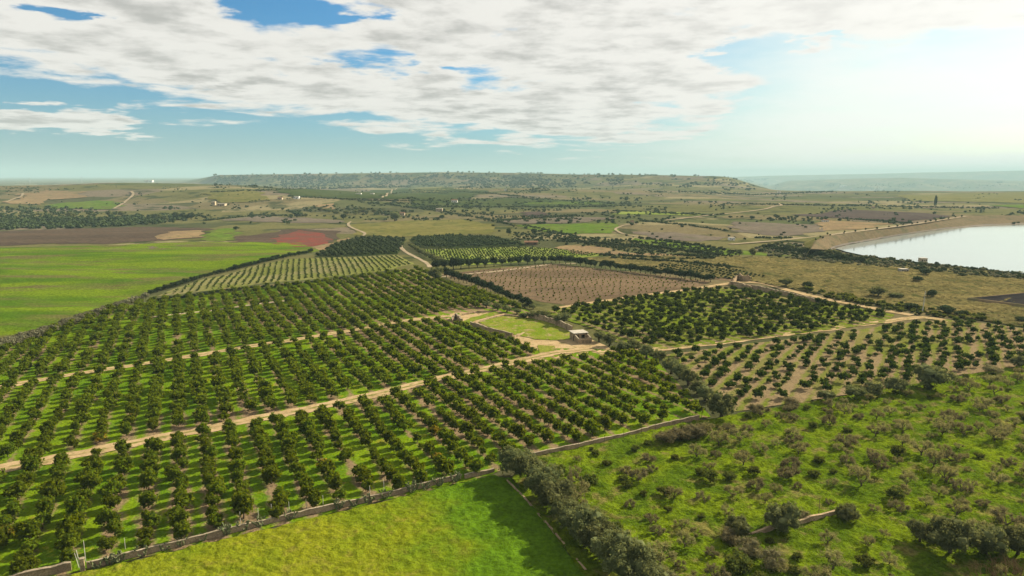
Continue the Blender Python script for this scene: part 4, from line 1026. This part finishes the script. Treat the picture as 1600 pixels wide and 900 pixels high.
def dead_shrub():
    r = random.Random(3); mb = MB()
    def grow(p, d, L, rad, lev):
        e = p + d * L; mb.tube(p, e, rad, rad * .6, 4, False)
        if lev < 3:
            for _ in range(3): grow(e, (d + Vector((r.gauss(0, .5), r.gauss(0, .5), r.gauss(.1, .3)))).normalized(), L * r.uniform(.6, .85), rad * .6, lev + 1)
    for i in range(12):
        a = i * .53; grow(Vector((math.cos(a) * .3, math.sin(a) * .3, 0)), Vector((math.cos(a), math.sin(a), r.uniform(.4, 1.2))).normalized(), r.uniform(.8, 1.2), .04, 0)
    return mb.mesh('dead_shrub', M['dry_leaf'])
DS = dead_shrub()
for x, y, s, lab in [(1535, 915, 1.2, 'reddish dead shrub at the bottom right, left part'), (1568, 908, 1.4, 'reddish dead shrub at the bottom right, middle part'), (1600, 912, 1.4, 'reddish dead shrub at the bottom right corner')]:
    p = W3(x, y); tag(obj('dead_shrub', DS, None, p, rng.uniform(0, 6), s), lab, 'shrub', 'dead shrubs at the bottom right')

# ------------------------------------------------------------------ walls, posts, cacti
def wall(label, pts, h, th=.45, cope=True, ragged=.12, name='stone_wall', hts=None):
    P = resample([W3(*p) for p in pts], .8); n = len(P)
    T = np.gradient(P[:, :2], axis=0); T /= np.linalg.norm(T, axis=1)[:, None]; N = np.stack([-T[:, 1], T[:, 0]], 1)
    s = np.arange(n); hh = h * (1 + ragged * 2 * (vnoise(s * .6, s * 0 + len(pts), 12) - .5))
    if hts: hh = hh * np.interp(s / (n - 1), np.linspace(0, 1, len(hts)), hts)
    z = HT(P[:, 0], P[:, 1]); V = []
    for off, top in ((-.5, 0), (-.42, 1), (.42, 1), (.5, 0)):
        j = (vnoise(s * .9, s * 0 + off * 7, 4) - .5) * .1
        V.append(np.stack([P[:, 0] + N[:, 0] * (off * th + j), P[:, 1] + N[:, 1] * (off * th + j), z + (hh if top else -.3)], 1))
    V = np.stack(V, 1).reshape(-1, 3); F = [(i * 4 + c, (i + 1) * 4 + c, (i + 1) * 4 + c + 1, i * 4 + c + 1) for i in range(n - 1) for c in range(3)]
    F += [(0, 1, 2, 3), ((n - 1) * 4 + 3, (n - 1) * 4 + 2, (n - 1) * 4 + 1, (n - 1) * 4)]
    o = tag(obj(name, mesh(name, V, F, M['stone'])), label, 'wall')
    if cope:
        V = []
        for off, dz in ((-.62, .003), (-.62, .12), (.62, .12), (.62, .003)):
            V.append(np.stack([P[:, 0] + N[:, 0] * off * th, P[:, 1] + N[:, 1] * off * th, z + hh + dz], 1))
        V = np.stack(V, 1).reshape(-1, 3); F = [(i * 4 + c, (i + 1) * 4 + c, (i + 1) * 4 + (c + 1) % 4, i * 4 + (c + 1) % 4) for i in range(n - 1) for c in range(4)]
        F += [(0, 1, 2, 3), ((n - 1) * 4 + 3, (n - 1) * 4 + 2, (n - 1) * 4 + 1, (n - 1) * 4)]
        obj('coping', mesh('coping', V, F, M['coping']), o)
    return o
wall('long stone wall with pale coping between orchard and yellow green meadow', [(136, 889), (300, 849), (440, 814), (560, 788), (720, 748)], 1.0, .32)
wall('stone wall stretch left of the gate pillar at the bottom edge', [(-60, 935), (30, 910), (112, 891)], 1.3)
wall('low pale wall end between the long stone wall and the first olive', [(726, 748), (772, 738)], .8)
wall('stone wall with coping below the orchard right of the olive row', [(822, 718), (900, 701), (960, 688), (1020, 672), (1092, 655)], 1.05, .32)
wall('low pale stone edging beside the olive row and meadow', [(792, 752), (818, 778), (850, 815), (880, 850), (915, 893)], .35, .4, False, .2, 'stone_edging')
wall('front wall of the enclosure, facing the orchard', [(735, 510), (760, 518), (785, 525), (801, 529)], 1.9, .5)
wall('short return wall curving back at the right of the enclosure front', [(803, 529), (812, 525), (820, 520)], 1.2, .5, False, .2, 'stone_wall', [1, .7, .2])
wall('long back wall of the enclosure running to the shed', [(826, 497), (850, 502), (875, 510), (894, 519)], 2.2, .5)
wall('low wall at the left end of the enclosure', [(742, 506), (765, 499), (788, 494), (822, 497)], .8, .5, False, .3)
wall('broken pen wall standing left of the enclosure', [(706, 503), (712, 498), (722, 505)], 2.2, .6, True, .2, 'ruined_wall', [.7, 1, .8])
wall('low wall behind the broken pen', [(722, 493), (745, 489), (770, 488)], .8, .5, False, .3)
wall('broken stone wall across the scrub field between the olives', [(1168, 840), (1215, 828), (1250, 820), (1305, 807)], 1.2, .5, False, .25, 'stone_wall', [.6, .9, 1, 1])
wall('long stone wall along the top of the right citrus block', [(1140, 445), (1180, 452), (1230, 463), (1291, 477)], 2.0, .6)
wall('jagged ruined wall at the left end of the long wall', [(1143, 446), (1152, 437), (1172, 440)], 3.4, .7, False, .3, 'ruined_wall', [.4, 1, .9])
wall('second jagged ruin wall facing the citrus block', [(1146, 449), (1160, 450), (1174, 452)], 2.6, .7, False, .3, 'ruined_wall', [.6, 1, .5])

def gate_pillar():
    p = W3(130, 893); mb = MB(); mb.box((0, 0, .95), (.55, .55, 2.3), .45)
    o = tag(obj('gate_pillar', mb.mesh('gate_pillar', M['stone']), None, p), 'stone gate pillar at the lower left end of the long wall', 'pillar')
    mb = MB(); mb.box((0, 0, 2.18), (.7, .7, .15), .45); obj('cap', mb.mesh('pillar_cap', M['coping']), o)
gate_pillar()

def post(px, py, hpx, label, lean=0.0, mat='post', group='pale posts along the long wall', r=.055):
    p = W3(px, py); _, _, d = proj(*p); h = hpx * d / FPX; mb = MB()
    mb.tube((0, 0, -.3), (lean * h, 0, h * .5), r, r * .95, 6); mb.tube((lean * h, 0, h * .5 - .01), (lean * h * 2, 0, h), r * .95, r * .8, 6)
    return tag(obj('fence_post', mb.mesh('fence_post', M[mat]), None, p), label, 'post', group)
for k, (x, y, h) in enumerate([(134, 878, 36), (196, 859, 20), (376, 820, 22), (404, 813, 20), (425, 810, 24), (452, 801, 18), (479, 797, 19), (505, 791, 18), (578, 774, 16), (600, 768, 20), (623, 762, 17), (667, 751, 16)]):
    post(x, y, h, f'pale thin post {ordinal(k + 1)} from the left standing behind the long stone wall')
post(127, 893, 36, 'leaning pale pole beside the gate pillar', -.06, 'post', None, .06)
post(124, 888, 26, 'second leaning pole left of the gate pillar', -.10, 'post', None, .05)
for k, (x, y, h) in enumerate([(903, 703, 16), (944, 694, 16), (974, 688, 18), (1002, 679, 16), (1024, 674, 16), (1045, 668, 14), (1096, 656, 22)]):
    post(x, y, h, f'dark wooden post {ordinal(k + 1)} from the left behind the wall below the orchard', .01, 'wood', 'wooden posts behind the right wall', .05)
post(1279, 806, 30, 'dark wooden post standing behind the broken wall of the scrub field', 0, 'wood', None, .06)

def fence():
    t = thing('wooden_fence', 'low dark wooden fence on the boundary beside the large grey bush', 'fence', W3(1515, 597))
    base = np.array(t.location)
    P = along([(1492, 603), (1532, 592)], 7); Q = [W3(*p) - base for p in P]
    for q in Q:
        mb = MB(); mb.tube(q - np.array([0, 0, .3]), q + np.array([0, 0, 1.3]), .07, .06, 6); obj('fence_post', mb.mesh('fence_post', M['wood']), t)
    for z in (.55, 1.05):
        mb = MB()
        for a, b in zip(Q, Q[1:]): mb.tube(a + np.array([0, -.06, z]), b + np.array([0, -.06, z]), .035, .035, 5)
        obj('rail', mb.mesh('rail', M['wood']), t)
fence()

def cactus_mesh(seed):
    r = random.Random(seed); mb = MB(); iv, if_ = ico()
    def pad(p, d, L, lev):
        e = p + d * L * .9; c = p + d * L * .5; q = d.to_track_quat('Z', 'Y') ; tw = r.uniform(0, PI); V = []
        for v in iv:
            w = Vector((v[0] * L * .36, v[1] * L * .09, v[2] * L * .52)); ca, sa = math.cos(tw), math.sin(tw)
            V.append(c + q @ Vector((w.x * ca - w.y * sa, w.x * sa + w.y * ca, w.z)))
        mb.add(V, if_)
        if lev < 3:
            for _ in range(r.choice([1, 2, 2])): pad(e, (d + Vector((r.gauss(0, .55), r.gauss(0, .55), .3))).normalized(), L * r.uniform(.75, .95), lev + 1)
    for i in range(6):
        a = i * 1.05 + r.random(); pad(Vector((math.cos(a) * .25, math.sin(a) * .25, -.05)), Vector((math.cos(a) * .6, math.sin(a) * .6, 1)).normalized(), r.uniform(.5, .7), 0)
    return mb.mesh('cactus_pads', M['cactus'], True)
CAC = [cactus_mesh(900 + i) for i in range(4)]
for k, (x, y) in enumerate([(150, 889), (186, 879), (222, 869), (257, 861), (284, 853), (352, 836), (380, 829), (406, 823), (453, 812), (530, 796), (553, 791), (576, 786), (602, 779), (645, 769), (665, 765), (687, 759), (712, 753), (172, 882), (318, 845)]):
    p = W3(x, y); tag(obj('cactus', CAC[k % 4], None, p, rng.uniform(0, 6), rng.uniform(.8, 1.15)), f'prickly pear cactus {ordinal(k + 1)} from the gate pillar on the meadow side of the long wall' if k < 17 else ('small prickly pear by the gate pillar' if k == 17 else 'small prickly pear halfway along the lower long wall'), 'cactus', 'prickly pears along the long wall')

# ------------------------------------------------------------------ shed
def shed():
    p = W3(905, 538); t = thing('stone_shed', 'small stone shed with flat concrete roof and walled front yard', 'shed', p, math.radians(17))
    W_, Dm, Dy, Hh = 5.2, 4.6, 4.2, 2.9; th = .35
    x0, x1 = -.2, W_ - .2
    def part(name, fn, mat, par=t):
        mb = MB(); fn(mb); return obj(name, mb.mesh(name, M[mat]), par)
    # main block: back, two sides with openings, front wall with doorway; yard walls slope down to the front
    part('back_wall', lambda m: m.box(((x0 + x1) / 2, Dy + Dm - th / 2, Hh / 2 - .15), (W_, th, Hh + .3)), 'stone')
    def side(m, x, door):
        y0, y1 = Dy, Dy + Dm - th
        if door:
            m.box((x, (y0 + y0 + .5) / 2, Hh / 2 - .15), (th, .5, Hh + .3)); m.box((x, (y0 + 1.5 + y1) / 2, Hh / 2 - .15), (th, y1 - y0 - 1.5, Hh + .3)); m.box((x, y0 + 1.0, Hh - .35), (th - .01, 1.0, .7))
        else: m.box((x, (y0 + y1) / 2, Hh / 2 - .15), (th, y1 - y0, Hh + .3))
    part('side_wall', lambda m: side(m, x0 + th / 2, True), 'stone'); part('side_wall', lambda m: side(m, x1 - th / 2, False), 'stone')
    def front(m):
        a, b = x0 + th, x1 - th; w = b - a
        for f0, f1 in ((0, .14), (.34, .55), (.86, 1)): m.box((a + w * (f0 + f1) / 2, Dy + .3, Hh / 2 - .15), (w * (f1 - f0), th, Hh + .3))
        m.box((a + w / 2, Dy + .302, Hh - .28), (w - .01, th - .01, .56))
        m.box((a + w * .705, Dy + .302, .45), (w * .31, th - .01, .9))
    part('front_wall', front, 'stone')
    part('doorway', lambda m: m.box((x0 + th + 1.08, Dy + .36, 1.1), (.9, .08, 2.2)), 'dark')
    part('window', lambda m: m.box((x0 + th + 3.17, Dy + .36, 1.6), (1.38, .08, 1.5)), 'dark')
    part('door', lambda m: m.box((x0 + th / 2 + .05, Dy + 1.0, 1.08), (.06, .98, 2.2)), 'dark')
    part('roof', lambda m: m.box(((x0 + x1) / 2, Dy + Dm / 2, Hh + .165), (W_ + .7, Dm + .6, .24)), 'concrete')
    def slope(m, x):
        a, b = x - th / 2, x + th / 2; V = [(a, .3, -.3), (a, Dy - .02, -.3), (a, Dy - .02, Hh - .25), (a, .3, 1.75), (b, .3, -.3), (b, Dy - .02, -.3), (b, Dy - .02, Hh - .25), (b, .3, 1.75)]
        m.add(V, [(0, 3, 2, 1), (4, 5, 6, 7), (0, 1, 5, 4), (1, 2, 6, 5), (2, 3, 7, 6), (3, 0, 4, 7)])
    def capm(m, x):
        a, b = x - .26, x + .26; V = [(a, .2, 1.753), (a, Dy - .02, Hh - .247), (a, Dy - .02, Hh - .1), (a, .2, 1.9), (b, .2, 1.753), (b, Dy - .02, Hh - .247), (b, Dy - .02, Hh - .1), (b, .2, 1.9)]
        m.add(V, [(0, 3, 2, 1), (4, 5, 6, 7), (0, 1, 5, 4), (1, 2, 6, 5), (2, 3, 7, 6), (3, 0, 4, 7)])
    for x in (x0 + th / 2, x1 - th / 2):
        w = part('yard_wall', lambda m: slope(m, x), 'stone'); part('coping', lambda m: capm(m, x), 'coping', w)
    w = part('yard_wall', lambda m: m.box(((x0 + x1) / 2, .15, .72), (W_, .3, 2.04)), 'stone')
    part('railing', lambda m: [m.box((x0 + .3 + i * .42, .15, 1.92), (.09, .09, .35)) for i in range(12)] + [m.box(((x0 + x1) / 2, .15, 2.13), (W_ - .1, .12, .07))], 'coping', w)
shed()

# ------------------------------------------------------------------ far buildings and masts
def house(px, py, wpx, hpx, label, mat='plaster', roof='gable', name='farmhouse', depth=.8, rz=0.0):
    p = W3(px, py); _, _, d = proj(*p); W_ = wpx * d / FPX; Hh = hpx * d / FPX; Dp = W_ * depth
    t = thing(name, label, 'house', p, rz)
    mb = MB(); mb.box((0, Dp / 2, Hh / 2 - .4), (W_, Dp, Hh + .8)); obj('wall', mb.mesh('wall', M[mat]), t)
    mb = MB()
    if roof == 'gable':
        e = W_ * .05; r = Hh * .4; V = [(-W_ / 2 - e, -e, Hh + .003), (W_ / 2 + e, -e, Hh + .003), (W_ / 2 + e, Dp + e, Hh + .003), (-W_ / 2 - e, Dp + e, Hh + .003), (-W_ / 2 - e, Dp / 2, Hh + r), (W_ / 2 + e, Dp / 2, Hh + r)]
        mb.add(V, [(3, 2, 1, 0), (0, 1, 5, 4), (2, 3, 4, 5), (1, 2, 5), (3, 0, 4)])
        obj('roof', mb.mesh('roof', M['tile']), t)
    else:
        mb.box((0, Dp / 2, Hh + .153), (W_ * 1.05, Dp * 1.05, .3)); obj('roof', mb.mesh('roof', M['concrete']), t)
    for fx in (-.3, .3):
        mb = MB(); mb.box((fx * W_, -.03, Hh * .55), (W_ * .16, .1, Hh * .35)); obj('window', mb.mesh('window', M['dark']), t)
    mb = MB(); mb.box((0, -.03, Hh * .32), (W_ * .14, .1, Hh * .62)); obj('door', mb.mesh('door', M['wood']), t)
for a in [(235, 285, 6, 3.5, 'far white building on the plain left of the mesa', 'plaster', 'flat'), (228, 285, 5, 2.5, 'far reddish roofed house beside the white building on the plain', 'tan_plaster', 'gable'),
          (710, 317, 9, 4, 'far white house in the middle valley under the mesa', 'plaster', 'gable'), (790, 298, 4, 2, 'tiny white house on the mesa slope', 'plaster', 'flat'), (463, 311, 8, 4, 'pale farmhouse beside the dark grove on the left rise', 'plaster', 'flat'),
          (437, 312, 7, 3, 'tan farm building left of the dark grove', 'tan_plaster', 'gable'), (333, 321, 6, 6, 'ruined tan tower house on the second hill', 'tan_plaster', 'flat'), (345, 322, 12, 3.5, 'long low tan ruin beside the tower house', 'tan_plaster', 'flat'),
          (686, 331, 10, 5, 'tan farmhouse among dark trees below the far white house', 'tan_plaster', 'flat'), (628, 337, 8, 4, 'pale low house beside the large grey tree', 'tan_plaster', 'gable'), (1291, 347, 9, 3, 'small white house on the tan soil right of the valley', 'plaster', 'gable'),
          (1444, 410, 10, 6, 'small pump house hut at the near shore of the reservoir', 'tan_plaster', 'flat'), (1319, 293, 8, 2.5, 'far white building on the ridge before the teal hills', 'plaster', 'flat'), (1144, 375.5, 9, 4, 'pale low building at the start of the embankment road', 'plaster', 'flat'),
          (988, 350, 5, 4, 'small grey hut beside the tree at the track bend', 'tan_plaster', 'gable'), (560, 304, 8, 2, 'far white shed left under the mesa', 'plaster', 'flat'), (581, 304, 6, 2, 'second far white shed under the mesa', 'plaster', 'flat'), (830, 383, 20, 4.5, 'reddish brown open barn behind the lime green rows', 'tile', 'gable'),
          (1218, 301, 4, 2, 'tiny pale house on the right ridge slope', 'plaster', 'flat'), (1365, 326, 5, 2.5, 'tiny yellow house beyond the purple field', 'tan_plaster', 'gable'), (1414, 425, 12, 4, 'grey flat shed on the near bank of the reservoir', 'concrete', 'flat')]: house(*a)

def pole():
    p = W3(1441, 489); _, _, d = proj(*p); h = 35 * d / FPX; mb = MB(); mb.tube((0, 0, -.5), (.55, 0, h), .24, .13, 8)
    o = tag(obj('utility_pole', mb.mesh('utility_pole', M['post']), None, p), 'pale leaning utility pole beside the dirt track junction', 'pole')
    mb = MB(); mb.box((.5, -.12, h - .6), (1.5, .1, .1)); c = obj('crossarm', mb.mesh('crossarm', M['wood']), o)
    mb = MB()
    for x in (-.15, .5, 1.15): mb.tube((x, -.12, h - .55), (x, -.12, h - .3), .05, .05, 6)
    obj('insulators', mb.mesh('insulators', M['coping']), o)
pole()

def lattice(px, py, hpx, label, name, arms=True):
    p = W3(px, py); _, _, d = proj(*p); h = hpx * d / FPX; b = h * .09; r = h * .008
    t = thing(name, label, 'mast', p); mb = MB()
    for sx in (-1, 1):
        for sy in (-1, 1): mb.tube((sx * b, sy * b, -1), (sx * b * .15, sy * b * .15, h), r, r, 4)
    for k in range(6):
        z0, z1 = h * k / 6, h * (k + 1) / 6; w0, w1 = b * (1 - .85 * k / 6), b * (1 - .85 * (k + 1) / 6)
        mb.tube((-w0, -w0, z0), (w1, -w1, z1), r * .6, r * .6, 4); mb.tube((w0, w0, z0), (-w1, w1, z1), r * .6, r * .6, 4)
    obj('lattice', mb.mesh('lattice', M['steel']), t)
    if arms:
        mb = MB()
        for z in (.72, .84, .95): mb.box((0, 0, h * z), (h * .28, r * 2, r * 2))
        obj('crossarms', mb.mesh('crossarms', M['steel']), t)
lattice(128, 286, 10, 'far steel pylon on the plain left of the mesa', 'pylon'); lattice(47, 287, 9, 'fainter far steel pylon at the left of the plain', 'pylon')
lattice(1136, 275, 10, 'thin radio mast at the right end of the mesa top', 'radio_mast', False)
lattice(1370, 299, 8, 'small pylon on the right ridge', 'pylon')

def cypress():
    mat = M['windbreak']; V, F = crown(950, 1.3, .3, 9.5, 16, 900, .35, .42, .8, .8); q = F[:, 2] != F[:, 3]
    me = mesh('cypress_crown', V, [tuple(f) for f in F[q]] + [tuple(f[:3]) for f in F[~q]], mat); p = W3(1461, 325); _, _, d = proj(*p); s = 4.4 * d / FPX / 2.6
    t = thing('cypress_tree', 'tall narrow dark cypress standing alone beyond the reservoir', 'tree', p, 0, None, (s, s, 21 * d / FPX / 9.7)); obj('trunk', T_WBK[0], t); obj('crown', me, t)
cypress()

def pool():
    c = [(1513, 470), (1600, 461.5), (1720, 462), (1700, 494), (1600, 481)]; P = [W3(*p) for p in c]; m = np.mean(P, axis=0)
    t = thing('lined_basin', 'black-lined irrigation basin with a raised earth rim on the heath', 'basin', P[0]); b = np.array(P[0]); n = len(P)
    V = []; L_ = []
    for p in P:
        u = (m - p) / np.linalg.norm((m - p)[:2]); z = p[2]
        for d, zz in ((-3, -.5), (0, 1.5), (1.0, 1.5)): q = p + u * d; V.append(np.array((q[0], q[1], z + zz)) - b)
        for d, zz in ((1.0, 1.504), (3.4, .35)): q = p + u * d; L_.append(np.array((q[0], q[1], z + zz + (.5 if d > 3 else 0))) - b)
    mb = MB(); mb.add(V, [(i * 3 + k, ((i + 1) % n) * 3 + k, ((i + 1) % n) * 3 + k + 1, i * 3 + k + 1) for i in range(n) for k in range(2)]); obj('rim', mb.mesh('rim', M['tan']), t)
    mb = MB(); mb.add(L_, [(i * 2, ((i + 1) % n) * 2, ((i + 1) % n) * 2 + 1, i * 2 + 1) for i in range(n)] + [tuple(i * 2 + 1 for i in range(n))]); obj('liner', mb.mesh('liner', M['liner']), t)
pool()

# ------------------------------------------------------------------ far scrub and groves (stuff)
FARB = [crown(970 + i, 1, .0, 1.3, 3, 26, .5, .6, .9, .85) for i in range(4)]
def scatter(n, box, fn, size, label, name='scrub', mat='far_leaf', seed=1):
    g = np.random.default_rng(seed); pts = []
    while len(pts) < n:
        px, py = g.uniform(box[0], box[2]), g.uniform(box[1], box[3])
        if g.uniform() > fn(px, py): continue
        p = W3(px, py); _, _, d = proj(*p)
        pts.append((p[0], p[1], p[2] - .1, size(px, py, g) * d / FPX * .5, g.uniform(0, 6.28)))
    merged(name, pts, FARB, M[mat], label, name)
def poly_fn(poly, base=0.0):
    P = np.array(poly, float); return lambda x, y: 1.0 if inside(P, np.array([x]), np.array([y]))[0] else base
scatter(620, (-60, 335, 310, 362), poly_fn([(-60, 348), (60, 343), (200, 341), (250, 338), (300, 342), (240, 351), (120, 357), (-60, 361)]), lambda x, y, g: g.uniform(5, 11), 'dense dark thicket along the far edge of the ploughed field', 'thicket', 'far_leaf', 2)
scatter(260, (-60, 315, 310, 345), poly_fn([(-60, 322), (150, 326), (160, 340), (-60, 343)]), lambda x, y, g: g.uniform(3, 7), 'dark scrub at the foot of the left hill', 'scrub', 'far_leaf', 3)
RES_BELT = [(1180, 388), (1240, 384), (1290, 393), (1345, 401), (1400, 407), (1500, 418), (1640, 432), (1640, 440), (1500, 430), (1400, 420), (1300, 412), (1200, 400)]
scatter(420, (1150, 375, 1640, 445), poly_fn(RES_BELT), lambda x, y, g: g.uniform(3, 9), 'dusky scrub belt along the near shore of the reservoir', 'scrub', 'far_leaf', 4)
scatter(420, (1150, 375, 1640, 445), poly_fn(RES_BELT), lambda x, y, g: g.uniform(3, 8), 'grey brown scrub among the belt on the near shore', 'scrub', 'reed', 14)
scatter(700, (760, 345, 1260, 405), poly_fn([(800, 366), (850, 360), (910, 370), (1000, 376), (1090, 386), (1160, 398), (1140, 404), (1000, 398), (960, 390), (880, 378), (800, 376)], .02), lambda x, y, g: g.uniform(2.5, 6), 'dark bushes in the hollow behind the far citrus', 'scrub', 'far_leaf', 5)
scatter(2200, (-100, 286, 1700, 350), lambda x, y: float(np.clip(fbm(np.array(x / 45.), np.array(y / 5.), 5, 3) * 8 - 4.6, 0.015, 1)) * (1 if x > 320 or y > 292 else .3), lambda x, y, g: g.uniform(1.4, 4.2) * (.5 + (y - 285) / 60), 'scattered far trees and bushes over the valley and hills', 'scrub', 'far_leaf', 6)
scatter(420, (560, 310, 1000, 345), lambda x, y: 1.0 if fbm(np.array(x / 40.), np.array(y / 5.), 8, 2) > .5 else 0, lambda x, y, g: g.uniform(3, 6), 'tree belts between the far fields', 'scrub', 'far_leaf', 7)
scatter(1300, (335, 275, 900, 294), lambda x, y: float(np.clip(fbm(np.array(x / 30.), np.array(y / 6.), 15, 3) * 6 - 2.2, .1, 1)), lambda x, y, g: g.uniform(2.0, 4.5), 'dark scrub added over the mesa face to stand in for its shade', 'scrub', 'far_leaf', 18)  # bushes added to darken the mesa face, in place of its shade
scatter(420, (800, 280, 1200, 304), lambda x, y: float(np.clip(fbm(np.array(x / 30.), np.array(y / 4.), 25, 3) * 8 - 4.2, .0, 1)), lambda x, y, g: g.uniform(2.0, 4.5), 'scrub patches on the right slope of the mesa', 'scrub', 'far_leaf', 19)
scatter(360, (330, 268, 1140, 277.5), lambda x, y: float(vnoise(np.array(x / 14.), np.array(0.), 4)) * .9, lambda x, y, g: g.uniform(1.5, 4), 'small trees along the mesa skyline', 'scrub', 'far_leaf', 8)
scatter(1500, (880, 402, 1640, 510), poly_fn(HEATH), lambda x, y, g: g.uniform(1.2, 3.4) * (y - 330) / 110, 'low dry tussocks over the heath', 'heath_scrub', 'dry_bush', 9)
def belt(lines, w, label, mat, seed):
    g = np.random.default_rng(seed); pts = []
    for ln in lines:
        n = int(sum(math.hypot(b[0] - a[0], b[1] - a[1]) for a, b in zip(ln, ln[1:])) / (w * .45)) + 2
        for x, y in along(ln, n):
            if g.uniform() < .12: continue
            p = W3(x + g.normal() * .8, y + g.normal() * .35); _, _, d = proj(*p)
            pts.append((p[0], p[1], p[2] - .1, w * g.uniform(.6, 1.4) * d / FPX * .5, g.uniform(0, 6.28)))
    merged('hedgerow', pts, FARB, M[mat], label, 'hedgerow')
belt([[(330, 301), (430, 297), (640, 292)], [(450, 307), (560, 313), (700, 315), (800, 310), (960, 318)], [(650, 324), (800, 324), (960, 323)], [(590, 307), (640, 301), (700, 303)], [(1130, 319), (1280, 321), (1400, 323), (1560, 326)], [(640, 298), (760, 302), (860, 312)], [(1060, 300), (1180, 305), (1300, 300)]], 3.0, 'thin dark hedgerows between the far valley fields', 'far_leaf', 41)
belt([[(960, 330), (1110, 337), (1130, 335)], [(600, 319), (690, 331), (760, 343), (800, 352)], [(1000, 345), (1080, 353), (1135, 361)], [(820, 353), (870, 363), (915, 373)], [(320, 345), (400, 337), (480, 338)], [(780, 345), (900, 337)], [(1320, 342), (1420, 349)], [(1180, 372), (1240, 372)]], 4.0, 'dark hedgerows between the middle valley fields', 'far_leaf', 42)
belt([[(1000, 373), (1060, 380), (1150, 394)], [(940, 399), (1060, 406), (1115, 404)], [(1063, 399), (1118, 404)], [(990, 384), (1060, 391), (1130, 400)], [(880, 376), (990, 386)], [(955, 404), (1060, 410), (1160, 420)]], 6.0, 'dark hedges above the heath and the small shrub rows', 'far_leaf', 43)
scatter(160, (1230, 440, 1560, 500), poly_fn([(1240, 449), (1310, 462), (1400, 474), (1500, 488), (1560, 500), (1480, 500), (1380, 484), (1260, 458)]), lambda x, y, g: g.uniform(4, 12), 'green weeds and bushes beside the dirt track', 'weeds', 'bush', 10)

# ------------------------------------------------------------------ haze
HAZE_DENSITY = 0.85e-4
def haze():
    mb = MB(); mb.box((1500, 12500, -20), (50000, 27000, 580))
    m = bpy.data.materials.new('haze'); m.use_nodes = True; t = NT(m.node_tree); t.n.clear()
    out = t.node('ShaderNodeOutputMaterial'); v = t.node('ShaderNodeVolumePrincipled')
    v.inputs['Color'].default_value = (.40, .59, .64, 1); v.inputs['Density'].default_value = HAZE_DENSITY; v.inputs['Anisotropy'].default_value = 0.0
    t.link(v.outputs[0], out.inputs['Volume'])
    o = obj('haze', mb.mesh('haze', m)); tag(o, 'thin blue haze over the far country', 'haze', None, 'stuff')
haze()
